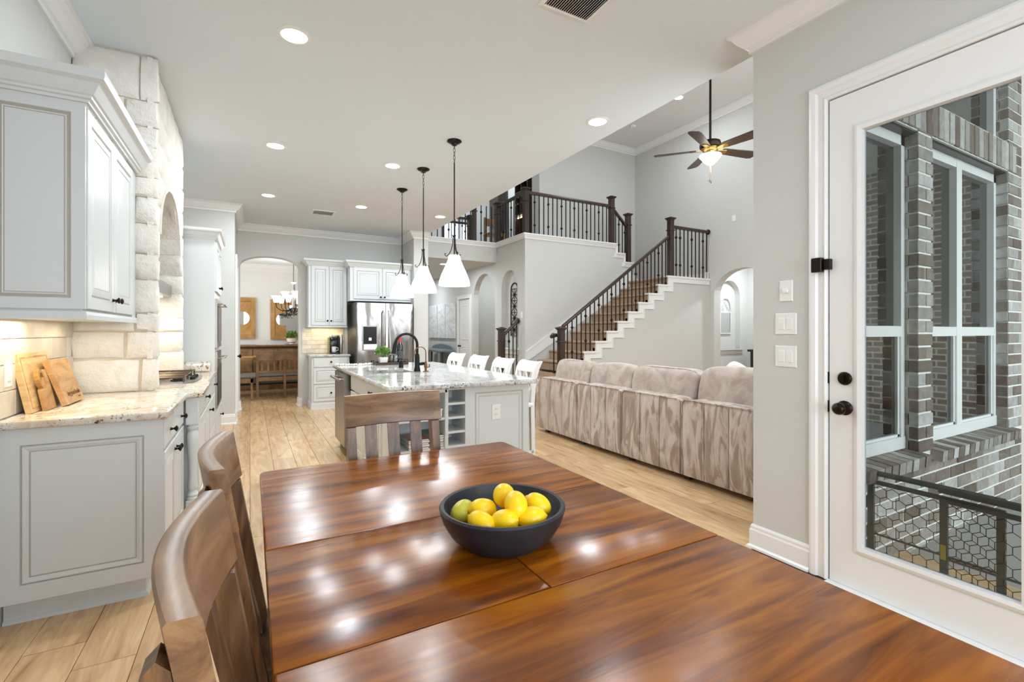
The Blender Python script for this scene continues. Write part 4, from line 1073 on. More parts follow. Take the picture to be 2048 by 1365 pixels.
def vent(x0, x1, y0, y1, z, label):
    t = thing('ceiling_vent', label, 'vent', ((x0+x1)/2, (y0+y1)/2, z))
    m = MB(); m.box(x0+.02, x1-.02, y0+.02, y1-.02, z-.004, z-.001); m.build('duct_shadow', M['black'], t)
    m = MB(); m.sweep([(x0, y0), (x1, y0), (x1, y1), (x0, y1)], [(0, 0), (0, -.006), (.022, -.012), (.028, -.008), (.028, 0)], mxy(z), closed=True); m.build('frame', M['white'], t)
    n = int((x1-x0-.05)/.014)
    for k in range(n):
        m = MB(); x = x0+.03+k*.014; m.add([(x, y0+.025, z-.011), (x+.008, y0+.025, z-.004), (x+.008, y1-.025, z-.004), (x, y1-.025, z-.011), (x+.001, y0+.025, z-.012), (x+.009, y0+.025, z-.005), (x+.009, y1-.025, z-.005), (x+.001, y1-.025, z-.012)],
              [(0,1,2,3), (7,6,5,4), (0,4,5,1), (1,5,6,2), (2,6,7,3), (3,7,4,0)]); m.build('louver', M['white'], t)
vent(.80, 1.13, 7.47, 7.76, H, 'white ceiling vent near the back of the kitchen')
vent(1.38, 1.72, 1.86, 2.20, H, 'white ceiling vent at the top edge, above the dining table')
m = MB(); m.lathe([(0,0),(.065,0),(.065,-.02),(.055,-.032),(0,-.035)], (7.32, 7.75, 5.80), 20); o = m.build('smoke_detector', M['white'], None, True, org=(7.32, 7.75, 5.80)); 
for_v = o; tag(o, 'round white smoke detector on the high living room ceiling', 'smoke detector')

# ------------------------------------------------------------------ DINING TABLE
tb = thing('dining_table', 'glossy reddish acacia dining table filling the foreground', 'table', (.56, 1.07, 0))
TX0, TX1 = .032, 1.092
def slab(x0, x1, y0, y1, name):
    m = MB(); m.rbox(x0, x1, y0, y1, .725, .76, .0035, 2); c = ((x0+x1)/2, (y0+y1)/2, .74)
    me = m.build(name, M['table'], tb, True); return me
g = .0012
# far half has softly rounded outer corners
def slab2(y0, y1, far):
    bm = bmesh.new(); R = .03; n = 5
    ya, yb = (y0, y1)
    pts = []
    if far:
        pts = [(TX0, ya), (TX1, ya)]+[(TX1-R+R*math.cos(a), yb-R+R*math.sin(a)) for a in [PI/2*k/n for k in range(n+1)]]+[(TX0+R-R*math.sin(a), yb-R+R*math.cos(a)) for a in [PI/2*k/n for k in range(n+1)]]
    else:
        pts = [(TX1, yb), (TX0, yb)]+[(TX0+R-R*math.cos(a), ya+R-R*math.sin(a)) for a in [PI/2*k/n for k in range(n+1)]]+[(TX1-R+R*math.sin(a), ya+R-R*math.cos(a)) for a in [PI/2*k/n for k in range(n+1)]]
    vs = [bm.verts.new((x, y, .76)) for x, y in pts]; f = bm.faces.new(vs)
    ext = bmesh.ops.extrude_face_region(bm, geom=[f])
    for v in [q for q in ext['geom'] if isinstance(q, bmesh.types.BMVert)]: v.co.z = .725
    bmesh.ops.recalc_face_normals(bm, faces=bm.faces[:])
    ed = [e for e in bm.edges if abs(e.verts[0].co.z-e.verts[1].co.z) < 1e-5]
    bmesh.ops.bevel(bm, geom=ed, offset=.006, segments=3, profile=.5, affect='EDGES')
    m = MB(); bm.verts.index_update(); m.add([v.co[:] for v in bm.verts], [[v.index for v in f.verts] for f in bm.faces]); bm.free()
    return m.build('table_half', M['table'], tb, True)
slab2(1.312, 2.062, True); slab2(.08, .834, False)
slab(TX0, .557-g, .834+g, 1.312-g, 'leaf'); slab(.557+g, TX1, .834+g, 1.312-g, 'leaf')
m = MB(); m.box(.10, 1.02, .15, .17, .635, .725); m.box(.10, 1.02, 1.97, 1.99, .635, .725); m.box(.10, .12, .17, 1.97, .635, .725); m.box(1.0, 1.02, .17, 1.97, .635, .725)
m.build('apron', M['chair'], tb)
for x in (.12, 1.0):
    for y in (.17, 1.96):
        m = MB(); m.rbox(x-.04, x+.04, y-.04, y+.04, 0, .64, .006, 1); m.build('leg', M['chair'], tb)

# ------------------------------------------------------------------ DINING CHAIRS
def chair_proto(label):
    t = thing('dining_chair', label, 'chair', (0, 0, 0), group='dining chairs around the acacia table')
    # local: back towards -y, seat towards +y ; seat centre at the origin
    Wd = .445; bt = -.225       # top of the back lies at y = bt
    lean = lambda z: -.225+ (1.01-z)*.17          # y of the back line at height z
    def arcpt(x): return -.035*math.cos(PI*x/Wd)+.0   # middle bulges backwards
    m = MB(); n = 14; pr = []
    vs = []; fs = []
    for i in range(n+1):
        x = -Wd/2+Wd*i/n
        for (dy, z) in ((.013, .872), (.017, .876), (.017, 1.006), (.013, 1.01), (-.013, 1.01), (-.017, 1.006), (-.017, .876), (-.013, .872)):
            vs.append((x, lean(z)+arcpt(x)+dy, z))
    for i in range(n):
        for k in range(8): fs.append((i*8+k, i*8+(k+1) % 8, (i+1)*8+(k+1) % 8, (i+1)*8+k))
    fs.append(tuple(range(8))); fs.append(tuple(n*8+k for k in range(7, -1, -1))); m.add(vs, fs)
    m.build('top_rail', M['chair_rail'], t, True)
    for sx in (-1, 1):
        m = MB(); x = sx*(Wd/2-.028); w = .018
        prf = [(lean(.955)-.030, .955), (lean(.94)-.024, .968), (lean(.9)-.022, .9)]
        P = [(lean(.96)-.045, .955), (lean(.97)-.030, .968), (lean(.95)-.021, .955), (lean(.875)-.020, .875), (lean(.87)+.012, .87), (lean(.46)+.012, .46), (-.17, .42), (-.215, .0), (-.255, .0), (-.215, .42), (lean(.46)-.030, .46)]
        m.prism(P, lambda u, v, w_: (x+w_, u, v), -w, w); m.build('leg', M['chair'], t)
        m = MB(); m.rbox(x-.02, x+.02, .165, .205, 0, .43, .003, 1); m.build('leg', M['chair'], t)
        m = MB(); m.box(x-.011, x+.011, -.2, .18, .2, .235); m.build('stretcher', M['chair'], t)
    for k, x in enumerate((-.105, 0, .105)):
        m = MB(); 
        q = [(lean(z)+arcpt(x)*(.3+.7*(z-.46)/.41), z) for z in (.47, .6, .74, .88)]
        P = [(y+.007, z) for y, z in q]+[(y-.007, z) for y, z in reversed(q)]
        m.prism(P, lambda u, v, w_: (x+w_, u, v), -.026, .026); m.build('slat', M['chair'], t)
    m = MB(); m.rbox(-.225, .225, -.19, .235, .43, .465, .012, 2)
    m.v = [(x, y, z-(.010*math.cos(min(1, abs(x)/.2)*PI/2) if z > .45 else 0)) for x, y, z in m.v]; m.build('seat', M['chair'], t, True)
    m = MB(); m.box(-.19, .19, -.175, -.155, .38, .43); m.box(-.19, .19, .19, .21, .38, .43); m.build('apron', M['chair'], t)
    return t
ch = chair_proto('brown wooden dining chair nearest the camera on the left, only its back in view')
trc = [(c, kids(c)) for c in kids(ch)]
ch.location = (.165, .80, 0); ch.rotation_euler = (0, 0, -PI/2)
dup(ch, (.165, 1.39, 0), -PI/2, 'brown wooden dining chair second from the camera on the left side of the table', tree=trc)
dup(ch, (.592, 1.995, 0), PI, 'brown wooden dining chair at the far end of the table, facing the camera', tree=trc)

# ------------------------------------------------------------------ BOWL & LEMONS
bc = (.570, 1.079)
m = MB()
pf = [(0, .0), (.098, 0), (.106, .005), (.133, .028), (.152, .060), (.161, .088), (.162, .093), (.158, .098), (.150, .0965), (.147, .090), (.138, .062), (.112, .034), (.08, .018), (0, .014)]
m.lathe(pf, (bc[0], bc[1], .7605), 56, cap=False)
o = m.build('fruit_bowl', M['bowl'], None, True, org=(bc[0], bc[1], .7605)); tag(o, 'wide charcoal wooden bowl holding lemons on the table', 'bowl')
lem = [(.478,1.123,0.836,.6,.3,'greenish lemon with its stem end out, far left in the bowl'), (.518,1.088,0.846,2.9,.1,'plump lemon second from the left in the bowl'),
       (.575,1.080,0.876,1.2,.35,'topmost rear lemon in the bowl'), (.572,1.012,0.874,-1.9,-.45,'lemon tipped forward at the centre of the heap'),
       (.652,1.038,0.850,2.2,.5,'lemon standing at the far right of the bowl'), (.484,1.022,0.843,2.2,.3,'small front lemon on the left side of the bowl'),
       (.533,.998,0.845,-1.0,.3,'front middle lemon partly behind the bowl rim'), (.598,.980,0.846,-.35,.15,'front right lemon with its nipple pointing right'),
       (.565,1.05,0.819,.2,0,'hidden lemon at the bottom of the heap in the bowl')]
for i, (x, y, z, rz, ry, lb) in enumerate(lem):
    t = thing('lemon', lb, 'lemon', (x, y, z), group='lemons in the bowl')
    m = MB(); R = .0285 if i != 5 else .026; Ln = .0355 if i not in (2,) else .0305
    pr = []
    for k in range(17):
        a = -PI/2+PI*k/16; h = Ln*math.sin(a); r_ = R*math.cos(a)**.82 if abs(math.cos(a)) > 1e-6 else 0
        if k == 16: h += .005
        if k == 15: h += .001; r_ = .006
        if k == 0: h -= .001
        pr.append((max(r_, .0004), h))
    m.lathe(pr, (0,0,0), 22, 'x', cap=True)
    mat3 = Matrix.Rotation(rz, 3, 'Z') @ Matrix.Rotation(-ry, 3, 'Y')
    m.v = [tuple(Vector((x, y, z))+mat3 @ Vector(v)) for v in m.v]
    m.build('fruit', M['lemon_green'] if i == 0 else M['lemon'], t, True)
    m = MB(); m.lathe([(.0, 0), (.003, 0), (.0025, .002), (0, .0025)], (-Ln-.0012, 0, 0), 8, 'x'); m.v = [tuple(Vector((x, y, z))+mat3 @ Vector(v)) for v in m.v]; m.build('stem_scar', M['oak'], t)

# ------------------------------------------------------------------ STAIRCASE
RUN, RISE, XL, ZL = .256, .18, 7.16, 2.39
xk = lambda k: XL-(13-k)*RUN          # riser position of step k
zk = lambda k: ZL-(13-k)*RISE         # tread height of step k
stair = thing('staircase', 'tan carpeted staircase with stepped white stringer', 'staircase', (5.8, 7.1, 0))
def step(x0, x1, y0, y1, z0, z1, nose=.03):
    m = MB(); r = .022
    P = [(x0, z0), (x1, z0), (x1, z1), (x0-nose+r, z1)]+[(x0-nose+r-r*math.sin(a), z1-r+r*math.cos(a)) for a in [PI*q/6 for q in range(1, 6)]]+[(x0-nose+r, z1-2*r), (x0, z1-2*r)]
    m.prism(P, lambda u, v, w: (u, w, v), y0, y1); return m.build('carpet_step', M['carpet'], stair, True)
for k in range(1, 13):
    z0 = 0 if k == 1 else zk(k-1)
    x1 = xk(k+1)+.03 if k > 3 else 4.54
    if k <= 4: step(xk(k), min(xk(k+1)+.05, 4.545) if k < 4 else xk(5)+.03, 6.64 if k > 3 else 6.60, 7.69, z0, zk(k))
    else: step(xk(k), x1, 6.64, 7.69, z0, zk(k))
    if k <= 3 and xk(k) < 4.5: step(xk(k), 4.545, 7.69, 8.0, 0 if k == 1 else zk(k-1), zk(k))
m = MB(); P = [(XL, ZL-.18), (8.36, ZL-.18), (8.36, ZL), (XL-.03, ZL), (XL-.045, ZL-.02), (XL-.03, ZL-.045), (XL, ZL-.045)]
m.prism(P, lambda u, v, w: (u, w, v), 6.64, 8.78); m.build('carpet_landing', M['carpet'], stair)
for j in range(3):
    m = MB(); m.box(6.78-.0+ (2-j)*.22-.0, 7.0+(2-j)*.22, 7.84, 8.78, ZL, ZL+.1875*(j+1)); m.build('carpet_step', M['carpet'], stair)
# wall under the stair and landing
m = MB(); P = [(4.62, 0), (8.37, 0), (8.37, ZL-.12), (XL, ZL-.12)]
for k in range(12, 3, -1): P += [(xk(k+1), zk(k)-.12), (xk(k), zk(k)-.12)]
P += [(4.62, zk(3)-.12)]
m.prism(P, lambda u, v, w: (u, w, v), 6.62, 6.70); m.build('under_stair_wall', M['wall'], stair)
# white stepped skirt with moulding and tread returns
m = MB(); Y = 6.60
for k in range(4, 14):
    x0 = xk(k); x1 = xk(k+1) if k < 13 else 8.36; z = zk(k)
    m.box(x0-.005, x0+.125, Y, Y+.03, z-RISE-.02, z-.022)         # riser block
    m.box(x0+.1252, x1+.125 if k < 13 else 8.36, Y+.0005, Y+.03, z-.115, z-.0222)
    m.box(x0+.118, (x1+.125 if k < 13 else 8.36), Y-.008, Y, z-.120, z-.104)
    m.box(x0+.112, x0+.128, Y-.0085, Y, z-RISE-.121, z-.1035)
    m.box(x0-.05, x1-.0 if k < 13 else 8.36, Y-.035, Y+.07, z-.022, z+.008)            # tread return
    m.box(x0-.03, x1-.02 if k < 13 else 8.36, Y-.018, Y, z-.035, z-.022)
m.build('stringer', M['trim'], stair)
m = MB(); m.prism([(4.56, zk(4)-.05), (4.56, zk(4)+.13), (7.19, ZL+.20), (7.19, ZL-.1)], lambda u, v, w: (u, 7.70-w, v), 0, .018)
m.prism([(4.56, zk(4)+.13), (4.56, zk(4)+.155), (7.19, ZL+.225), (7.19, ZL+.20)], lambda u, v, w: (u, 7.70-w, v), 0, .026)
m.build('skirt_board', M['trim'], stair)
m = MB(); m.box(8.28, 8.37, 6.62, 6.66, ZL, ZL+.15); m.box(8.355, 8.37, 6.62, 8.78, ZL, ZL+.14); m.box(7.2, 8.37, 8.765, 8.79, ZL, ZL+.14); m.build('landing_baseboard', M['trim'], stair)

# balusters: unit meshes one metre tall
def bal_mesh(knots):
    m = MB(); h = .008
    m.box(-h, h, -h, h, 0, 1); m.add([(-.014,-.014,0),(.014,-.014,0),(.014,.014,0),(-.014,.014,0),(-.008,-.008,.022),(.008,-.008,.022),(.008,.008,.022),(-.008,.008,.022)],
        [(0,3,2,1),(4,5,6,7),(0,1,5,4),(1,2,6,5),(2,3,7,6),(3,0,4,7)])
    for z in knots: m.lathe([(.008, z-.045), (.014, z-.028), (.028, z), (.014, z+.028), (.008, z+.045)], (0,0,0), 8)
    me = m.build('baluster', M['iron']); dt = me.data; bpy.data.objects.remove(me); return dt
BAL = [bal_mesh(()), bal_mesh((.25, .82)), bal_mesh((.30, .80))]
def baluster(parent, x, y, z, h, kn):
    o = bpy.data.objects.new('baluster', BAL[1] if kn else BAL[0]); C.objects.link(o); o.parent = parent
    q = parent.location; o.location = (x-q[0], y-q[1], z-q[2]); o.scale = (1, 1, h)
def newel(parent, x, y, z0, z1, w=.05):
    m = MB(); b = .004
    m.rbox(x-w, x+w, y-w, y+w, z0, z1-.06, b, 1); m.rbox(x-w-.014, x+w+.014, y-w-.014, y+w+.014, z1-.27, z1-.25, b, 1)
    m.rbox(x-w-.012, x+w+.012, y-w-.012, y+w+.012, z1-.06, z1-.04, b, 1); m.rbox(x-w-.028, x+w+.028, y-w-.028, y+w+.028, z1-.04, z1-.015, b, 1)
    e = w+.012; m.add([(x-e,y-e,z1-.016),(x+e,y-e,z1-.016),(x+e,y+e,z1-.016),(x-e,y+e,z1-.016),(x-.02,y-.02,z1+.005),(x+.02,y-.02,z1+.005),(x+.02,y+.02,z1+.005),(x-.02,y+.02,z1+.005)],
          [(4,5,6,7),(0,1,5,4),(1,2,6,5),(2,3,7,6),(3,0,4,7)])
    m.build('newel_post', M['espresso'], parent)
def handrail(parent, p0, p1, name='handrail'):
    a, b = Vector(p0), Vector(p1); d = (b-a); hz = Vector((d.x, d.y, 0)).normalized(); s_ = Vector((-hz.y, hz.x, 0))
    m = MB(); pf = [(-.028, -.030), (.028, -.030), (.033, .0), (.028, .022), (.012, .032), (-.012, .032), (-.028, .022), (-.033, .0)]
    vs = [tuple(p+s_*u+Vector((0, 0, v))) for p in (a, b) for u, v in pf]
    n = 8; m.add(vs, [(i, (i+1) % n, n+(i+1) % n, n+i) for i in range(n)]+[tuple(range(n-1, -1, -1)), tuple(range(n, 2*n))])
    return m.build(name, M['espresso'], parent)
def rosette(parent, p, axis):
    m = MB(); m.lathe([(0,-.012),(.055,-.012),(.055,.0),(.042,.012),(0,.012)], p, 18, axis); m.build('rosette', M['espresso'], parent, True)
ra = thing('stair_railing', 'dark wood and iron railing climbing the carpeted stair', 'railing', (4.62, 6.62, .9))
YR = 6.625
newel(ra, 4.63, YR, zk(3), 1.39); newel(ra, 7.245, YR, ZL, 3.56)
nos = lambda x: zk(4)+(x-xk(4))*RISE/RUN
handrail(ra, (4.66, YR, nos(4.66)+.60+.16), (7.22, YR, nos(7.22)+.60+.16))
x = 4.76; i = 0
while x < 7.18:
    k = min(12, max(4, int(4+(x-xk(4)+.03)//RUN))); zb = zk(k); zt = nos(x)+.735
    baluster(ra, x, YR, zb, zt-zb, i % 3 == 1); x += .098; i += 1
handrail(ra, (7.29, YR, 3.375), (8.33, YR, 3.375)); rosette(ra, (8.345, YR, 3.375), 'x')
for i in range(9): baluster(ra, 7.40+.112*i, YR, ZL, .955, i % 3 == 1 if i else True)
m = MB(); m.tube([(4.60, 6.72, 1.24), (4.585, 6.80, 1.235), (4.58, 6.86, 1.21)], [.03, .045, .03], 10); m.build('volute', M['espresso'], ra, True)
baluster(ra, 4.53, 6.70, zk(3), .66, False)
rb = thing('short_stair_railing', 'short dark railing at the left foot of the stair', 'railing', (4.2, 7.93, 0))
newel(rb, 4.165, 7.93, 0, 1.385); handrail(rb, (4.19, 7.93, 1.22), (4.50, 7.93, 1.49)); rosette(rb, (4.535, 7.93, 1.51), 'x')
for i, x in enumerate((4.24, 4.33, 4.42, 4.50)): baluster(rb, x, 7.93, zk(1) if x < 4.34 else zk(2), 1.19+(x-4.19)*.87-(zk(1) if x < 4.34 else zk(2)), i == 1)
rc = thing('landing_railing', 'long dark wood and iron railing along the upstairs landing', 'railing', (5.6, 7.76, 3.17))
YC = 7.765; Zc = 3.165; ZT = 4.00
newel(rc, 4.605, YC, Zc, 4.06); newel(rc, 6.725, YC, Zc, 4.19); newel(rc, 7.19, YC, 2.77, 3.88)
handrail(rc, (4.64, YC, ZT-.03), (6.69, YC, ZT-.03)); handrail(rc, (6.76, YC, 3.93), (7.15, YC, 3.58))
for i in range(19): baluster(rc, 4.70+.105*i, YC, Zc, ZT-.06-Zc, i % 3 == 1)
for i, (x, zb) in enumerate(((6.84, 2.98), (6.93, 2.98), (7.03, 2.80), (7.10, 2.80))): baluster(rc, x, YC, zb, 3.93-(x-6.76)*.9-.03-zb, i % 2 == 1)
newel(rc, 4.605, 8.94, Zc, 4.06); handrail(rc, (4.605, 7.80, ZT-.03), (4.605, 8.90, ZT-.03))
for i in range(9): baluster(rc, 4.605, 7.88+.115*i, Zc, ZT-.06-Zc, i % 3 == 1)
newel(rc, 4.06, 8.94, Zc, 4.06, .04); handrail(rc, (2.95, 8.94, ZT-.03), (4.0, 8.94, ZT-.03))
for i in range(13): baluster(rc, 3.02+.12*i, 8.94, Zc, ZT-.06-Zc, i % 3 == 1)
rd = thing('rear_landing_railing', 'second dark railing deeper inside the upstairs hall', 'railing', (4.4, 10.4, 3.14))
newel(rd, 4.62, 10.4, 3.14, 4.1, .06); handrail(rd, (4.08, 10.4, 4.0), (4.56, 10.4, 4.0)); handrail(rd, (3.0, 10.4, 4.0), (3.6, 10.4, 4.0))
for i in range(5): baluster(rd, 4.14+.09*i, 10.4, 3.14, .83, i % 2 == 1)
for i in range(6): baluster(rd, 3.05+.1*i, 10.4, 3.14, .83, i % 2 == 1)
# upstairs room things
t = thing('bookcase', 'tall dark bookcase in the upstairs room behind the railing', 'bookcase', (5.7, 10.6, 3.14))
m = MB()
m.box(5.62, 5.95, 9.40, 9.43, 3.14, 5.5); m.box(5.62, 5.95, 9.97, 10.0, 3.14, 5.5); m.box(5.92, 5.95, 9.43, 9.97, 3.14, 5.5); m.box(5.62, 5.92, 9.69, 9.71, 4.1, 5.5)
m.build('case', M['espresso'], t)
for z in (4.08, 4.35, 4.62, 4.89, 5.16, 5.46):
    m = MB(); m.box(5.62, 5.92, 9.43, 9.97, z, z+.035); m.build('shelf', M['espresso'], t)
m = MB(); m.box(5.66, 5.70, 9.46, 9.95, 4.04, 4.06); m.build('lamp_strip', M['strip'], t)
for i, z in enumerate((3.2, 3.42)):
    m = MB(); m.box(5.60, 5.625, 9.45, 9.95, z, z+.2); m.build('drawer', M['white'], t)
    m = MB(); m.box(5.585, 5.60, 9.62, 9.78, z+.09, z+.11); m.build('pull', M['black'], t)
t = thing('wardrobe', 'dark wardrobe with pale dot trim in the upstairs hall', 'wardrobe', (5.77, 11.2, 3.14))
m = MB(); m.box(5.68, 5.86, 11.0, 11.5, 3.14, 5.2); m.build('case', M['espresso'], t)
m = MB()
for k in range(20): m.ell(.012, .006, .012, (5.70, 10.995, 3.25+k*.07), nu=6, nv=4)
o = m.build('dot_trim', M['ceramic'], t); o['kind'] = 'stuff'
t = thing('upstairs_window', 'bright window seen through the upstairs railing', 'window', (4.8, 12.15, 3.2)); t['kind'] = 'structure'
m = MB(); m.box(4.62, 5.35, 12.17, 12.2, 3.2, 4.3); m.build('pane', emis('daylit_pane', (226,236,246), 1.4), t)
m = MB(); m.sweep([(4.6, 3.18), (5.37, 3.18), (5.37, 4.32), (4.6, 4.32)], [(-.03, 0), (.03, 0), (.03, .03), (-.03, .03)], mYn(12.17), closed=True); m.box(4.6, 5.37, 12.13, 12.17, 3.74, 3.77); m.build('window_frame', M['espresso'], t)
t = thing('side_chair', 'brown chair beside the bookcase in the upstairs room', 'chair', (5.0, 9.9, 3.14))
m = MB(); m.rbox(4.82, 5.22, 9.7, 10.1, 3.55, 3.60, .01, 1); m.build('seat', M['rustic'], t)
for x in (4.85, 5.19):
    for y in (9.73, 10.07):
        m = MB(); m.box(x-.02, x+.02, y-.02, y+.02, 3.14, 3.55 if y < 10 else 4.0); m.build('leg', M['rustic'], t)
m = MB(); m.rbox(4.85, 5.19, 10.05, 10.08, 3.8, 3.98, .01, 1); m.build('backrest', M['rustic'], t)

# ------------------------------------------------------------------ SOFA
sofa = thing('sofa', 'long taupe microsuede sectional sofa seen from behind', 'sofa', (3.7, 3.7, 0))
SX = 3.285
mods = [5.304, 4.397, 3.65, 2.894, 2.19]
def puff(x0, x1, y0, y1, z0, z1, amp=.012, seed=0, n=10):
    """rounded upholstered block, slightly pillowed"""
    m = MB()
    def fn(x, y, z):
        k = noise.noise((x*5+seed, y*5, z*5))
        return (x*(1+.0)+amp*k, y, z+amp*.5*k)
    m.ell((x1-x0)/2, (y1-y0)/2, (z1-z0)/2, ((x0+x1)/2, (y0+y1)/2, (z0+z1)/2), e=.22, nu=32, nv=18, fn=fn); return m
for i in range(4):
    a, b = mods[i+1]+.006, mods[i]-.006
    w = (b-a)/3
    m = puff(SX+.012, SX+.25, a, b, .045, .715, .006, i); m.build('back_frame', M['suede'], sofa, True)
    for k in range(3):
        p, q = a+w*k, a+w*(k+1)
        m = MB(); nu, nv = 8, 14; vs = []
        for jj in range(nv+1):
            for ii in range(nu+1):
                u, v = ii/nu, jj/nv
                eu = min(u, 1-u); ev = min(v, 1-v)
                d = .004+.016*(1-math.exp(-eu*14))*(1-math.exp(-ev*22))+.004*noise.noise((u*2+i*3+k, v*4, i))
                top = .705 if not ((k == 0 and u < .01) or (k == 2 and u > .99)) else .695
                vs.append((SX+.014-d, p+(q-p)*u, .055+(top-.055)*v))
        fs = [(j_*(nu+1)+i_, j_*(nu+1)+i_+1, (j_+1)*(nu+1)+i_+1, (j_+1)*(nu+1)+i_) for j_ in range(nv) for i_ in range(nu)]
        L = len(vs); per = [i_ for i_ in range(nu+1)]+[j_*(nu+1)+nu for j_ in range(1, nv+1)]+[nv*(nu+1)+i_ for i_ in range(nu-1, -1, -1)]+[j_*(nu+1) for j_ in range(nv-1, 0, -1)]
        for pp in per: vs.append((SX+.05, vs[pp][1], vs[pp][2]))
        for t_ in range(len(per)): fs.append((per[t_], L+t_, L+(t_+1) % len(per), per[(t_+1) % len(per)]))
        m.add(vs, fs); m.build('back_panel', M['suede'], sofa, True)
    m = MB(); m.tube([(SX+.002, a+.01, .06), (SX+.002, a+.008, .68), (SX+.004, a+.035, .712), (SX+.004, b-.035, .712), (SX+.002, b-.008, .68), (SX+.002, b-.01, .06)], .0055, 6)
    for k in (1, 2): m.tube([(SX+.004, a+w*k, .06), (SX+.004, a+w*k, .708)], .004, 6)
    m.build('piping', M['suede'], sofa, True)
    m = puff(SX+.22, 4.25, a, b, .12, .44, .008, i+9); m.build('seat_cushion', M['suede'], sofa, True)
m = puff(3.30, 4.25, 5.15, 5.30, .07, .62, .006, 3); m.build('armrest', M['suede'], sofa, True)
for y in (5.15, 3.6, 2.9, 2.25, 4.4):
    for x in (3.40, 4.15):
        m = MB(); m.box(x-.03, x+.03, y-.03, y+.03, 0, .075 if x < 4 else .13); m.build('foot', M['espresso'], sofa)
cs = [(5.16, 4.44, .955, -.02), (4.44, 3.735, .935, .0), (3.74, 2.91, .965, .01), (2.905, 2.12, .985, .0)]
for i, (b, a, zt, tl) in enumerate(cs):
    m = MB(); cy, W2 = (a+b)/2, (b-a)/2
    def fn(x, y, z, i=i, W2=W2):
        k = noise.noise((x*4+i*7, y*3.5, z*4)); s_ = (z/.17)
        sag = .02*math.cos(y/W2*PI/2)*max(0, s_)*(1 if i % 2 else -.6)
        return (x*(1-.25*max(0, s_)**3)+.03*s_+.016*k, y*(1-.05*max(0, s_)**4), z+sag+.010*k)
    m.ell(.115, W2-.004, .17, (3.60, cy, zt-.17), e=.36, nu=36, nv=18, fn=fn)
    o = m.build('back_cushion', M['suede2'], sofa, True)
    m = MB(); pts = []
    for k in range(25):
        a_ = PI*k/24; sg = lambda v, e: abs(v)**e*(1 if v >= 0 else -1)
        pts.append((3.60-.070+.03, cy+(W2-.012)*sg(math.cos(a_), .36), zt-.16+.145*sg(math.sin(a_), .36)))
    m.tube(pts, .005, 6); m.build('piping', M['suede'], o, True)
t = thing('throw_pillow', 'white embroidered throw pillow standing on the sofa', 'pillow', (3.95, 2.75, .72))
m = MB(); m.ell(.05, .19, .19, (0,0,0), e=.4, nu=28, nv=16); R3 = Matrix.Rotation(.5, 3, 'X') @ Matrix.Rotation(.35, 3, 'Y')
m.v = [tuple(Vector((3.92, 2.80, .80))+R3 @ Vector(v)) for v in m.v]; m.build('pillow_body', M['ceramic'] if False else plain('white_pillow_cloth', (226,222,214), .9, var=.08, sc=30), t, True)
# tv console behind? (a dark low base visible between island and sofa)
t = thing('low_bench', 'dark low wooden bench at the foot of the stair', 'bench', (3.9, 6.4, 0))
m = MB(); m.rbox(3.72, 4.05, 6.05, 6.5, .12, .2, .006, 1); m.build('bench_top', M['espresso'], t)
for x in (3.75, 4.02):
    for y in (6.08, 6.47):
        m = MB(); m.box(x-.02, x+.02, y-.02, y+.02, 0, .12); m.build('leg', M['espresso'], t)

# ------------------------------------------------------------------ BAR STOOLS
def stool_proto(label):
    t = thing('bar_stool', label, 'stool', (0, 0, 0), group='white stools along the island')
    Wd = .37      # local: faces -x ; back at x = +.2
    bx_ = lambda z: .175+.10*max(0, (z-.66))/.37+.12*max(0, (z-.93))     # backwards lean with a scrolled top
    for sy in (-1, 1):
        m = MB(); P = []
        zs_ = [.0, .3, .66, .8, .9, .97, 1.01, 1.035]
        xs_ = [.20, .195, .19, .20, .215, .235, .258, .282]
        w_ = [.018, .018, .019, .020, .022, .024, .022, .012]
        P = [(x-w, z) for x, z, w in zip(xs_, zs_, w_)]+[(x+w, z) for x, z, w in reversed(list(zip(xs_, zs_, w_)))]
        y = sy*(Wd/2-.018); m.prism(P, lambda u, v, w: (u, y+w, v), -.018, .018); m.build('leg', M['white'], t)
        m = MB(); m.rbox(-.20, -.165, sy*.17-.018, sy*.17+.018, 0, .63, .003, 1); m.build('leg', M['white'], t)
        m = MB(); m.box(-.18, .2, sy*.175-.01, sy*.175+.01, .22, .245); m.build('stretcher', M['white'], t)
    m = MB(); P = [(.205, .935), (.225, .935), (.243, .975), (.275, 1.018), (.268, 1.03), (.232, 1.0), (.215, .97)]
    m.prism(P, lambda u, v, w: (u, w, v), -Wd/2+.03, Wd/2-.03); m.build('top_rail', M['white'], t)
    for (ya, yb) in ((-.13, .0), (.0, -.13), (0, .13), (.13, 0)):
        m = MB(); m.tube([(.195, ya, .70), (.214, yb, .945)], .010, 6); m.build('cross_slat', M['white'], t)
    m = MB(); m.box(.18, .205, -.17, .17, .685, .71); m.build('lower_rail', M['white'], t)
    m = MB(); m.rbox(-.215, .195, -.20, .20, .63, .67, .014, 2); m.build('seat', M['white'], t, True)
    m = MB(); m.cyl((-.18, -.17, .2), (-.18, .17, .2), .011, 8); m.build('footrest', M['white'], t)
    return t
st = stool_proto('white X-back stool at the far end of the island, leftmost of four')
stt = [(c, kids(c)) for c in kids(st)]
st.location = (2.02, 5.52, 0); st.rotation_euler = (0, 0, .03)
dup(st, (2.02, 4.87, 0), 0, 'white X-back stool second from the left at the island', tree=stt)
dup(st, (2.02, 4.29, 0), -.04, 'white X-back stool third from the left at the island', tree=stt)
dup(st, (2.02, 3.78, 0), -.06, 'white X-back stool nearest the sofa, rightmost of four', tree=stt)

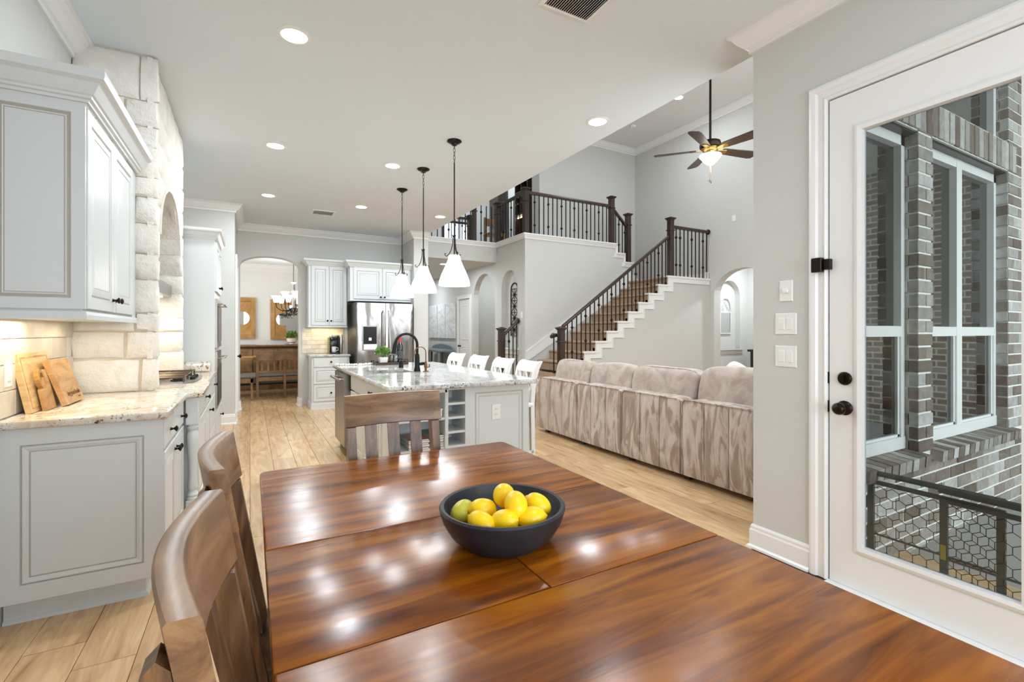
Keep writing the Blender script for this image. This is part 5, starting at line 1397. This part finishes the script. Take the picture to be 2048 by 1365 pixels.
# ------------------------------------------------------------------ CEILING FAN
fx, fy = 4.85, 3.82
fan = thing('ceiling_fan', 'five-blade dark ceiling fan with lit glass bowl on a long rod', 'ceiling fan', (fx, fy, 3.5))
m = MB(); m.cyl((fx, fy, 3.62), (fx, fy, 5.78), .014, 12); m.build('downrod', M['bronze'], fan, True)
m = MB(); m.lathe([(0,0),(.07,0),(.065,-.03),(.03,-.07),(0,-.08)], (fx, fy, 5.80), 20); m.build('canopy', M['bronze'], fan, True)
m = MB(); m.lathe([(0,.13),(.05,.13),(.06,.125),(.115,.11),(.125,.07),(.12,.045),(0,.045)], (fx, fy, 3.475), 28); m.build('motor_housing', M['bronze'], fan, True)
m = MB(); m.lathe([(.10,.045),(.105,.03),(.09,.01),(.06,-.005),(.05,-.04),(.08,-.055),(0,-.055)], (fx, fy, 3.475), 28); m.build('brass_collar', M['brass'], fan, True)
m = MB(); m.lathe([(.125,.0),(.128,-.008),(.105,-.035),(.075,-.075),(.035,-.11),(0,-.118)], (fx, fy, 3.425), 28, cap=False); m.lathe([(0,0),(.125,0),(.125,-.004),(0,-.004)], (fx, fy, 3.427), 24)
m.build('glass_bowl', M['shade'], fan, True)
m = MB(); m.lathe([(0,.02),(.03,.02),(.034,.01),(.02,-.005),(.008,-.02),(.01,-.03),(0,-.035)], (fx, fy, 3.31), 14); m.build('finial', M['brass'], fan, True)
l = bpy.data.lights.new('fan_lamp', 'POINT'); l.energy = 12; l.color = (1, .97, .92); l.shadow_soft_size = .1
o = bpy.data.objects.new('fan_lamp', l); o.location = (fx, fy, 3.27); C.objects.link(o)
for k in range(5):
    a = math.radians(-13+72*k); c, s_ = math.cos(a), math.sin(a)
    m = MB(); P = [(.16, -.045), (.20, -.055), (.60, -.075), (.645, -.06), (.655, 0), (.645, .06), (.60, .075), (.20, .055), (.16, .045)]
    def mpB(u, v, w): 
        z = 3.495+w-v*.22; return (fx+c*u-s_*v, fy+s_*u+c*v, z)
    m.prism(P, mpB, -.004, .004); o = m.build('blade', M['espresso'], fan)
    m = MB(); m.prism([(.09, -.018), (.14, -.03), (.21, -.035), (.23, 0), (.21, .035), (.14, .03), (.09, .018)], mpB, -.012, -.004); m.build('blade_iron', M['brass'], o)
for dx, ln in ((-.012, .19), (.012, .20)):
    m = MB(); m.cyl((fx+dx, fy, 3.29), (fx+dx, fy, 3.29-ln+.04), .0015, 5); m.lathe([(0,0),(.006,.004),(.007,.02),(.003,.035),(0,.036)], (fx+dx, fy, 3.29-ln), 8); m.build('pull_chain', M['copper'], fan)

# ------------------------------------------------------------------ COFFEE MAKER, MUG
t = thing('coffee_maker', 'black and silver pod coffee maker on the rear counter', 'coffee maker', (1.33, 8.78, .915))
m = MB(); m.rbox(1.22, 1.37, 8.68, 8.95, .915, .945, .008, 2); m.rbox(1.22, 1.37, 8.82, 8.95, .94, 1.20, .012, 2); m.build('body', M['black'], t, True)
m = MB(); m.rbox(1.225, 1.365, 8.68, 8.93, 1.16, 1.245, .03, 3); m.build('brew_head', M['bronzesteel'], t, True)
m = MB(); m.rbox(1.25, 1.34, 8.665, 8.70, 1.17, 1.22, .01, 2); m.build('lever_handle', M['black'], t, True)
m = MB(); m.rbox(1.378, 1.43, 8.72, 8.95, .915, 1.25, .012, 2); m.build('water_tank', M['bronzesteel'], t, True)
m = MB(); m.rbox(1.205, 1.218, 8.72, 8.93, .915, 1.2, .004, 1); m.build('side_panel', plain('olive_reflective_panel', (120,116,60), .3, .6), t)
t = thing('coffee_mug', 'white mug under the spout of the coffee maker', 'mug', (1.29, 8.74, .946))
m = MB(); m.lathe([(0,0),(.036,0),(.040,.01),(.041,.095),(.038,.095),(.036,.012),(0,.010)], (1.285, 8.745, .946), 22); m.build('cup', M['ceramic'], t, True)
m = MB(); m.tube([(1.325, 8.745, 1.025), (1.35, 8.745, 1.02), (1.356, 8.745, .99), (1.345, 8.745, .97), (1.323, 8.745, .965)], .006, 8); m.build('handle', M['ceramic'], t, True)

# ------------------------------------------------------------------ CUTTING BOARDS (lean against the tile)
def leanmap(x0, z0, ang):
    c, s_ = math.cos(ang), math.sin(ang)
    return lambda u, v, w: (x0-v*s_+w*c, u, z0+v*c+w*s_)      # v up the board, w out of its face
t = thing('cutting_board', 'pale grooved cutting board leaning on the tile behind two others', 'cutting board', (-.92, 3.2, .915))
mp = leanmap(-.893, .917, .19)
m = MB(); m.prism([(3.03, 0), (3.40, 0), (3.40, .285), (3.03, .285)], mp, -.024, 0)
o = m.build('board', M['board_light'], t)
m = MB(); m.sweep([(3.05, .02), (3.38, .02), (3.38, .265), (3.05, .265)], [(-.004, 0), (.004, 0), (.004, .0012), (-.004, .0012)], mp, closed=True); m.build('juice_groove', M['board_dark'], t)
t = thing('serving_board', 'small wooden serving board with a round finger loop, between the two cutting boards', 'cutting board', (-.87, 3.2, .915))
mp = leanmap(-.862, .9175, .20)
m = MB(); m.prism([(3.115, 0), (3.235, 0), (3.235, .13), (3.215, .20), (3.185, .20), (3.15, .13), (3.12, .10)], mp, -.020, 0); m.build('board', M['board_dark'], t)
m = MB(); m.sweep([(3.145+.030*math.cos(q), .155+.040*math.sin(q)) for q in [2*PI*k/16 for k in range(16)]], [(-.008, -.018), (.008, -.018), (.008, .002), (-.008, .002)], mp, closed=True); m.build('loop_handle', M['oak'], t)
t = thing('cutting_board', 'square acacia cutting board with script lettering leaning in front', 'cutting board', (-.85, 3.39, .915))
mp = leanmap(-.822, .9225, .32)
m = MB(); m.prism([(3.245, 0), (3.525, 0), (3.525, .245), (3.245, .245)], mp, -.024, 0); m.build('board', M['board_dark'], t)
def lettering(body, size, u, v, mp, parent, mat, shear=.3, name='lettering'):
    cu = bpy.data.curves.new(name, 'FONT'); cu.body = body; cu.size = size; cu.shear = shear; cu.extrude = .0004; cu.space_character = .85
    o = bpy.data.objects.new(name, cu); C.objects.link(o); o.data.materials.append(mat)
    p = Vector(mp(u, v, .001)); ex = Vector(mp(u+1, v, .001))-p; ey = Vector(mp(u, v+1, .001))-p
    ez = ex.cross(ey)
    bpy.context.view_layer.update(); me = bpy.data.meshes.new_from_object(o.evaluated_get(bpy.context.evaluated_depsgraph_get())); bpy.data.objects.remove(o); o = bpy.data.objects.new(name, me); C.objects.link(o)
    if not me.materials: me.materials.append(mat)
    Mx = Matrix((ex.normalized(), ey.normalized(), ez.normalized())).transposed().to_4x4(); Mx.translation = p-parent.location
    o.matrix_basis = Mx; o.parent = parent; return o
burn = plain('burnt_lettering', (110,72,36), .8)
lettering('hey good lookin', .036, 3.30, .042, mp, t, burn, .35)
lettering("what's cookin", .009, 3.445, .022, mp, t, burn, .2)

# ------------------------------------------------------------------ IRON WALL DECOR in the niche
t = thing('wall_decor', 'tall arched dark iron wall panel hanging in the niche', 'wall decor', (4.655, 8.28, 1.22))
m = MB(); y0_, y1_, z0_, z1_ = 8.14, 8.42, 1.22, 2.28; X = 4.645; R = .14; yc = 8.28
pts = [(X, y0_, z0_), (X, y0_, z1_-R)]+[(X, yc-R*math.cos(a), z1_-R+R*math.sin(a)) for a in [PI*k/10 for k in range(1, 10)]]+[(X, y1_, z1_-R), (X, y1_, z0_)]
m.tube(pts, .012, 6, closed=True); m.build('rim', M['iron'], t, True)
for j in range(4):
    c_ = z0_+.12+j*.235; m = MB()
    for k in range(8):
        a = PI*k/4; dy, dz = .125*math.sin(a), .115*math.cos(a)
        m.tube([(X, yc, c_), (X, yc+dy, c_+dz)], .006, 5)
    m.tube([(X, y0_, c_-.117), (X, yc-.05, c_-.06), (X, yc-.03, c_), (X, yc-.05, c_+.06), (X, y0_, c_+.117)], .005, 5)
    m.tube([(X, y1_, c_-.117), (X, yc+.05, c_-.06), (X, yc+.03, c_), (X, yc+.05, c_+.06), (X, y1_, c_+.117)], .005, 5)
    m.cyl((X, y0_, c_+.117), (X, y1_, c_+.117), .006, 6)
    m.build('medallion', M['iron'], t)

# ------------------------------------------------------------------ HALL: door, canvases, bench
dh = thing('door_3', 'white arched-panel door in the hall wall', 'door', (4.58, 10.6, 0)); dh['kind'] = 'structure'
m = MB(); m.rings(mXn(4.60), 10.255, 10.945, .01, 2.095, [(0, 0), (0, .03)])
for (a, b) in ((.15, .95), (1.1, 1.95)): m.rings(mXn(4.57), 10.37, 10.83, a, b, [(0, .001), (0, .004), (.02, .008), (.04, .002), (.06, .006)])
m.build('door_slab', M['trim'], dh)
m = MB(); m.lathe([(0,0),(.026,0),(.01,-.02),(.026,-.045),(.02,-.065),(0,-.07)], (4.565, 10.87, .95), 14, 'x'); m.build('door_knob', M['bronze'], dh, True)
def mk_art(name, sd):
    m, nt, b = base(name, (214,214,212), .8); v = coords(nt, (1, 1, 2.2)); v2 = coords(nt)
    f = noise_(nt, v, 2.6+sd, 6, .65, 1.2)
    nt.links.new(ramp(nt, f, [(.25, (170,172,174)), (.42, (204,205,205)), (.6, (226,226,224))]), b.inputs['Base Color']); return m
for i, (a, b, lb) in enumerate(((11.12, 11.74, 'right grey abstract canvas of the three in the hall'), (11.78, 12.36, 'middle grey abstract canvas of the three in the hall'), (12.40, 13.06, 'left grey abstract canvas of the three, half behind the column'))):
    m = MB(); m.rbox(4.505, 4.545, a, b, 1.13, 2.03, .003, 1); o = m.build('canvas_art', mk_art('abstract_grey_canvas_%d' % i, i*.7), None, False, org=(4.545, (a+b)/2, 1.13)); tag(o, lb, 'painting', 'canvases in the hall')
t = thing('hall_bench', 'blue-grey carved bench under the canvases in the hall', 'bench', (4.3, 11.8, 0))
m = MB(); m.rbox(4.02, 4.48, 11.0, 12.7, .80, .85, .008, 1); m.build('top', M['bluegrey'], t)
for x in (4.06, 4.44):
    for y in (11.05, 11.8, 12.65):
        m = MB(); m.box(x-.025, x+.025, y-.025, y+.025, 0, .80); m.build('leg', M['bluegrey'], t)
m = MB(); P = [(11.1, .85), (12.6, .85)]+[(12.6-1.5*k/16, .88+.09*math.sin(PI*k/16)**.6+.012*(k % 2)) for k in range(17)]
m.prism(P, lambda u, v, w: (4.44+w, u, v), 0, .02); m.build('carved_back', M['bluegrey'], t)
m = MB(); m.box(4.05, 4.45, 11.05, 12.65, .45, .48); m.build('shelf', M['bluegrey'], t)

# ------------------------------------------------------------------ FOYER mirror and console
t = thing('wall_mirror', 'white gothic-arched window mirror in the foyer niche', 'mirror', (9.42, 7.06, 1.25))
XA, XB = 9.27, 9.66; Yb = 7.065
m = MB(); m.sweep([(XA, 1.25), (XB, 1.25), (XB, 1.76), (XA, 1.76)], [(-.0, 0), (.03, 0), (.03, .025), (0, .025)], mYn(Yb), closed=True)
xc = (XA+XB)/2; hw = (XB-XA)/2
for sx in (-1, 1): m.tube([(xc+sx*hw*math.cos(a)**.8, Yb-.015, 1.76+.30*math.sin(a)) for a in [PI/2*k/8 for k in range(9)]], .014, 6)
for sx in (-1, 1):
    m.tube([(xc+sx*hw, Yb-.015, 1.77), (xc+sx*hw*.3, Yb-.015, 1.88), (xc-sx*hw*.1, Yb-.015, 2.0)], .008, 5); m.tube([(xc+sx*hw*.3, Yb-.015, 1.77), (xc+sx*hw*.55, Yb-.015, 1.9)], .008, 5)
m.build('frame', M['white'], t)
m = MB(); m.box(XA+.02, XB-.02, Yb-.012, Yb-.006, 1.27, 1.74); m.build('glass', M['mirror'], t)
t = thing('console_table', 'dark console at the right edge of the foyer arch', 'table', (9.85, 6.0, 0))
m = MB(); m.rbox(9.62, 10.08, 5.3, 6.62, .86, .91, .006, 1); m.build('top', M['espresso'], t); m = MB(); m.box(9.66, 10.05, 5.35, 6.57, .05, .86); m.build('body', M['espresso'], t)

# ------------------------------------------------------------------ DINING ROOM beyond the arch
def quatre(cx, cz, label, x_off=0):
    t = thing('wall_mirror', label, 'mirror', (cx, 12.29, cz-.465), group='quatrefoil mirrors in the dining room')
    w = .465
    m = MB(); m.rings(mYn(12.297), cx-w, cx+w, cz-w, cz+w, [(0, 0), (0, .045), (.085, .045), (.10, .022), (.11, .022)]); m.build('frame', M['oak'], t)
    for kx, kz in ((.195, 0), (-.195, 0), (0, .195), (0, -.195)):
        m = MB(); m.prism([(cx+kx+.15*math.cos(2*PI*k/24), cz+kz+.15*math.sin(2*PI*k/24)) for k in range(24)], mYn(12.273+kx*.002+kz*.004), 0, .003); m.build('glass_lobe', M['mirror'], t)
    m = MB(); m.box(cx-.13, cx+.13, 12.2695, 12.2725, cz-.13, cz+.13); m.build('glass', M['mirror'], t); return t
quatre(-.355, 1.61, 'left wooden quatrefoil mirror, cut by the arch edge'); quatre(.88, 1.585, 'right wooden quatrefoil mirror behind the chandelier')
t = thing('sideboard', 'long rustic wooden sideboard under the mirrors', 'sideboard', (.3, 12.0, 0))
m = MB(); m.rbox(-1.0, 1.6, 11.78, 12.26, .97, 1.01, .006, 1); m.build('top', M['rustic'], t)
m = MB(); m.box(-.95, 1.55, 11.84, 12.25, .35, .97); m.box(-.95, 1.55, 11.9, 12.25, .08, .12); m.build('body', plain('dark_rustic_wood', (92,68,46), .6, var=.3, sc=9), t)
for i in range(5):
    m = MB(); m.rings(mYn(11.84), -.93+i*.495, -.45+i*.495, .38, .92, [(0, 0), (0, .012), (.06, .012), (.065, .004), (.07, .004)]); m.build('door', M['rustic'], t)
t = thing('table_runner', 'white dotted runner laid on the sideboard', 'runner', (.55, 11.95, 1.01))
m = MB(); m.box(.12, .68, 11.82, 12.1, 1.011, 1.02); m.build('cloth', M['ceramic'], t)
t = thing('potted_plant', 'leafy plant in a white footed pot on the sideboard', 'plant', (.86, 12.0, 1.018))
m = MB(); m.lathe([(0,0),(.06,0),(.055,.02),(.10,.05),(.11,.13),(.10,.13),(.08,.06),(0,.05)], (.84, 11.95, 1.019), 20); m.build('pot', M['ceramic'], t, True)
leafy(t, .84, 11.95, 1.19, .12, 150, .06, [M['leaf'], M['leaf_dark']], 1.1, 9)
# bench facing away, and table
bn = thing('dining_bench', 'slat-backed wooden bench with grey seat, back to the camera', 'bench', (.65, 10.35, 0))
for x in (.125, .60, 1.08):
    m = MB(); P = [(10.27, .93), (10.31, .93), (10.36, .45), (10.33, .0), (10.28, .0), (10.31, .45)]; m.prism(P, lambda u, v, w: (x+w, u, v), -.022, .022); m.build('leg', M['rustic'], bn)
for x in (.125, 1.08):
    m = MB(); m.box(x-.02, x+.02, 10.72, 10.76, 0, .45); m.build('leg', M['rustic'], bn)
for (a, b) in ((.147, .578), (.622, 1.058)):
    m = MB(); m.rbox(a, b, 10.285, 10.31, .74, .925, .004, 1); m.build('back_rail', M['rustic'], bn); m = MB(); m.rbox(a, b, 10.32, 10.345, .50, .545, .003, 1); m.build('back_rail', M['rustic'], bn)
    for k in range(4):
        x = a+(b-a)*(k+.5)/4; m = MB(); m.rbox(x-.016, x+.016, 10.30, 10.32, .54, .745, .002, 1); m.build('slat', M['rustic'], bn)
    m = MB(); m.rbox(a-.02, b+.02, 10.34, 10.76, .43, .50, .02, 2); m.build('cushion', M['fabric_grey'], bn, True)
    m = MB(); m.rbox(a, b, 10.33, 10.35, .34, .42, .003, 1); m.build('apron', M['rustic'], bn)
dt_ = thing('dining_table', 'golden wooden table in the far dining room', 'table', (-.2, 11.0, 0))
m = MB(); m.rbox(-1.1, .05, 10.60, 11.4, .73, .79, .006, 1); m.rbox(.05, 1.5, 10.80, 11.5, .73, .79, .006, 1); m.build('top', M['oak'], dt_)['kind'] = 'stuff'
for x in (-.8, 1.3):
    m = MB(); m.rbox(x-.06, x+.06, 11.0, 11.12, 0, .73, .006, 1); m.build('leg', M['rustic'], dt_)
m = MB(); m.rbox(-.3, .9, 11.02, 11.10, .1, .2, .004, 1); m.build('stretcher', M['rustic'], dt_)
t = thing('side_chair', 'upholstered wooden chair left of the dining bench', 'chair', (-.06, 10.3, 0))
m = MB(); m.rbox(-.28, .10, 10.15, 10.55, .43, .50, .02, 2); m.build('seat', M['fabric_grey'], t, True)
for x in (-.26, .03):
    for y in (10.17, 10.52):
        m = MB(); m.box(x-.02, x+.02, y-.02, y+.02, 0, .43); m.build('leg', M['rustic'], t)
m = MB(); m.box(-.28, .05, 10.15, 10.17, .34, .42); m.build('apron', M['rustic'], t)
m = MB(); m.rbox(-.30, -.27, 10.16, 10.54, .5, .92, .006, 1); m.build('backrest', M['rustic'], t)
# chandelier
cx, cy = .80, 10.9
cd = thing('chandelier', 'bronze scroll-arm chandelier with glowing glass cups', 'chandelier', (cx, cy, 1.7))
m = MB(); m.cyl((cx, cy, 2.35), (cx, cy, 2.83), .006, 6); m.build('chain', M['iron'], cd)
m = MB(); m.lathe([(0,2.36),(.03,2.36),(.065,2.335),(.03,2.31),(.026,2.30),(.03,2.1),(.026,2.0),(.035,1.9),(.028,1.80),(.05,1.74),(.03,1.70),(.012,1.67),(0,1.66)], (cx, cy, 0), 16); m.build('stem', M['bronzesteel'], cd, True)
def arm(a, R, zc, sc_, lit=True):
    c, s_ = math.cos(a), math.sin(a)
    m = MB(); pr = [(.03, 1.80), (R*.35, 1.74), (R*.7, 1.74), (R*.95, 1.80), (R, 1.90) if zc < 2.05 else (R, 2.0)]
    m.tube([(cx+c*r, cy+s_*r, z) for r, z in pr], .009, 6); m.tube([(cx+c*(R*.5+.045*math.cos(q)), cy+s_*(R*.5+.045*math.cos(q)), 1.70+.045*math.sin(q)) for q in [2*PI*k/10 for k in range(9)]], .006, 5)
    m.build('arm', M['iron'], cd, True)
    m = MB(); zb = pr[-1][1]; m.lathe([(.03,0),(.045,.02),(.055,.08),(.085,.13),(.088,.14),(.082,.138),(.05,.08),(.025,.01)], (cx+c*R, cy+s_*R, zb), 16, cap=False); m.lathe([(0,0),(.03,0),(.03,.01),(0,.01)], (cx+c*R, cy+s_*R, zb), 12); m.build('glass_cup', M['shade'], cd, True)
for k in range(6): arm(math.radians(190+60*k), .34, 1.9, 1)
for k in range(3): arm(math.radians(160+120*k), .17, 2.1, 1)
l = bpy.data.lights.new('chandelier_glow', 'POINT'); l.energy = 26; l.color = (1, .95, .86); l.shadow_soft_size = .25
o = bpy.data.objects.new('chandelier_glow', l); o.location = (cx, cy, 2.2); C.objects.link(o)

# ------------------------------------------------------------------ PATIO seen through the door
YB = 1.33
m = MB(); m.box(2.87, 12, -8, YB+.4, -.16, -.03); struct('patio_floor', m, M['concrete'], label='grey concrete patio slab')
m = MB(); m.box(8.0, 8.2, -8, YB, -.1, 4.6); struct('wall_patio', m, M['brickwall'])
m = MB(); m.box(2.9, 12, -1.7, YB+.1, 3.62, 3.72); struct('ceiling_patio', m, M['wall'])
# brick wall of the living room seen from outside: brick pieces on a mortar core
W1 = (2.90, 3.60); W2_ = (3.80, 5.12)          # window openings
SZ, HZ = .57, 2.53; RD = .12                     # sill height, head height, reveal depth
m = MB()
m.box(2.875, 5.6, YB+.006, 1.6, -.1, SZ-.02); m.box(W1[1]+.012, W2_[0]-.012, YB+.006, 1.6, SZ-.02, 5.2); m.box(W2_[1]+.012, 5.75, YB+.006, 1.6, SZ-.02, 5.2)
m.box(2.875, W2_[1]+.1, YB+.006, 1.6, HZ+.012, HZ+.235); m.box(5.6, 8.05, YB+.006, 1.6, -.1, 5.2); m.box(2.875, W2_[1]+.1, YB+.25, 1.6, 4.9, 5.2)
bw = struct('wall_exterior', m, M['bmortar'], label='grey brown brick wall of the house beyond the patio door')
BL, BH, CO = .205, .071, .083
def brick(x0, x1, z0, z1, y0=YB, y1=YB+.05, par=bw):
    j = random.uniform(-.0025, .0025); m = MB(); m.rbox(x0, x1, y0+j, y1, z0, z1, .003, 1); m.build('brick', M['brick'], par)
nb = 0
def course(x0, x1, z, r, y0=YB):
    x = x0-(BL+.012)*(.5 if r % 2 else 0)
    while x < x1:
        a, b = max(x, x0), min(x+BL, x1)
        if b-a > .03: brick(a, b, z, z+BH, y0)
        x += BL+.012
nrow = 8
for r in range(8):
    z = SZ-.075-(r+1)*CO
    if z < -.12: break
    course(2.88, 5.7, z, r)
nh = int((5.2-SZ)/CO)
for r in range(nh):
    z = SZ-.02+r*CO
    if z+BH < HZ+.3:
        course(W1[1], W2_[0], z, r)
        for (xe, side) in ((W1[1], -1), (W2_[1], 1)):      # reveals: bricks returning into the opening
            if side == -1: brick(W1[1]-.004, W1[1]+.04, z, z+BH, YB+.055+(.05 if r % 2 else 0), YB+RD)
            if side == 1: brick(W2_[1]-.004, W2_[1]+.04, z, z+BH, YB+.004, YB+RD)
    if z < 4.2: course(W2_[1], 5.75, z, r)
    if z > HZ+.24 and z < 3.9: brick(W2_[1]-.004, W2_[1]+.04, z, z+BH, YB+.06, YB+RD)
x = 2.88
while x < W2_[1]+.12:                                       # soldier course over the windows
    m = MB(); j = random.uniform(-.003, .003); m.rbox(x, x+BH, YB-.006+j, YB+.05, HZ+.018, HZ+.018+BL, .003, 1); m.build('brick', M['brick'], bw); x += CO
for (a, b) in ((2.88, W1[1]+.02), (W2_[0]-.02, W2_[1]+.02)):     # rowlock sills
    x = a
    while x < b:
        m = MB(); j = random.uniform(-.002, .002); vs = []
        m.add([(x, YB-.055+j, SZ-.085), (x+BH, YB-.055+j, SZ-.085), (x+BH, YB+.15, SZ-.06), (x, YB+.15, SZ-.06), (x, YB-.06+j, SZ-.018), (x+BH, YB-.06+j, SZ-.018), (x+BH, YB+.15, SZ+.006), (x, YB+.15, SZ+.006)],
              [(0,3,2,1),(4,5,6,7),(0,1,5,4),(1,2,6,5),(2,3,7,6),(3,0,4,7)]); m.build('brick', M['brick'], bw); x += CO
m = MB(); m.box(2.88, W2_[1]+.1, YB+.02, YB+RD, HZ-.004, HZ+.012); struct('trim_11', m, M['bronze'], label='dark steel lintel over the windows')
# windows
def sash_window(name, x0, x1, mull, label):
    t = thing(name, label, 'window', ((x0+x1)/2, YB+RD, SZ)); t['kind'] = 'structure'
    Yw = YB+RD-.02; f = .045
    xs_ = [x0]+mull+[x1]
    m = MB(); m.box(x0, x0+f, Yw-.03, Yw+.06, SZ, HZ); m.box(x1-f, x1, Yw-.03, Yw+.06, SZ, HZ); m.box(x0, x1, Yw-.03, Yw+.06, HZ-f-.02, HZ); m.box(x0, x1, Yw-.035, Yw+.06, SZ+.0, SZ+f+.03)
    for q in mull: m.box(q-.045, q+.045, Yw-.032, Yw+.06, SZ, HZ)
    m.build('frame', M['white'], t)
    for i in range(len(xs_)-1):
        a = xs_[i]+(f if i == 0 else .045); b = xs_[i+1]-(f if i == len(xs_)-2 else .045)
        m = MB(); m.box(a, b, Yw-.03, Yw+.03, 1.27, 1.335); m.box(a, a+.02, Yw-.02, Yw+.02, SZ+.05, 1.27); m.box(b-.02, b, Yw-.02, Yw+.02, SZ+.05, 1.27); m.box(a, b, Yw-.02, Yw+.02, SZ+.05, SZ+.09); m.build('sash', M['white'], t)
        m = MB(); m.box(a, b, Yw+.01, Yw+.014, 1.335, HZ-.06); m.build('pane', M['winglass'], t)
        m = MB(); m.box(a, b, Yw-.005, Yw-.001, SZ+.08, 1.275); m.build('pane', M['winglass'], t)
        m = MB(); z = SZ+.1
        while z < HZ-.06:
            m.add([(a, Yw+.085, z), (b, Yw+.085, z), (b, Yw+.125, z+.03), (a, Yw+.125, z+.03)], [(0,1,2,3)]); z += .04
        o = m.build('blind_slat', plain('grey_blind_slat', (120,124,122), .6, var=.05) if 'blindm' not in M else M['blindm'], t, fix=False); o['kind'] = 'stuff'
M['blindm'] = plain('closed_blind_slat', (112,118,114), .6, var=.05)
sash_window('window_1', 2.88, W1[1]-.004, [], 'white single-hung window at the left of the brick pier')
sash_window('window_2', W2_[0]+.004, W2_[1]-.004, [4.42], 'white double window at the right of the brick pier')
t = thing('window_3', 'tall transom window above the brick soldier course', 'window', (4.0, YB+RD, HZ+.24)); t['kind'] = 'structure'
m = MB(); Yw = YB+RD-.02; a, b, c_, d_ = 2.9, W2_[1]-.004, HZ+.235, 3.45
m.box(b-.05, b, Yw-.03, Yw+.06, c_, d_); m.box(a, b, Yw-.03, Yw+.06, d_-.06, d_); m.box(a, b, Yw-.03, Yw+.06, c_, c_+.05); m.build('frame', M['white'], t)
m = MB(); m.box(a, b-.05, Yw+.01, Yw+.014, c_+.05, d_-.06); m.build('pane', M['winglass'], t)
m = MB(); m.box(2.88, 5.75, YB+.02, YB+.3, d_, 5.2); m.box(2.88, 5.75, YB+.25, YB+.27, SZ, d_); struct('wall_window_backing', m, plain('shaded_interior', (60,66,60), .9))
# hexagon mesh gate on the patio
gt = thing('pet_gate', 'folded grey hexagon-mesh pet gate on the patio', 'gate', (2.98, .9, -.03))
gm = plain('grey_gate_metal', (92,94,92), .45, .3, var=.1)
GX = 2.935; GZ = .533
def gate_panel(x, y0, y1, nm):
    m = MB(); m.tube([(x, y0, GZ), (x, y1, GZ)], .015, 8); m.tube([(x, y0, GZ-.05), (x, y1, GZ-.05)], .013, 8); m.tube([(x, y0, GZ-.33), (x, y1, GZ-.33)], .006, 6); m.build('rail', gm, gt, True)
    m = MB(); m.box(x-.008, x+.008, y1-.03, y1, .0, GZ-.05); m.box(x-.008, x+.008, y0, y0+.03, .0, GZ-.05); m.box(x-.012, x+.012, y0, y1, -.02, .01); m.build('upright', gm, gt)
    m = MB(); R = .033; w = .866*2*R; j = 0; z = .02
    def seg(a, b):
        a = (x, min(max(a[0], y0), y1), a[1]); b = (x, min(max(b[0], y0), y1), b[1])
        if abs(a[1]-b[1])+abs(a[2]-b[2]) > .004: m.tube([a, b], .0017, 4, cap=False)
    while z < GZ-.07:
        y = y0+(w/2 if j % 2 else 0)
        while y < y1:
            t0 = (y, z); seg((y, z), (y, z+R)); seg((y, z+R), (y+w/2, z+1.5*R)) if z+1.5*R < GZ-.05 else None; seg((y, z+R), (y-w/2, z+1.5*R)) if z+1.5*R < GZ-.05 else None
            y += w
        z += 1.5*R; j += 1
    o = m.build('hexagon_mesh', M['iron'], gt, fix=False); o['kind'] = 'stuff'
gate_panel(GX, .35, 1.00, 'a'); gate_panel(GX+.035, .78, 1.322, 'b')
m = MB(); m.tube([(GX-.008, .60, GZ+.002), (GX-.008, 1.0, GZ+.002)], .018, 8); m.build('sleeve', gm, gt, True)
m = MB(); m.box(GX-.014, GX-.009, .975, .995, .20, .27); m.build('yellow_tag', plain('yellow_warning_tag', (206,178,60), .5), gt)
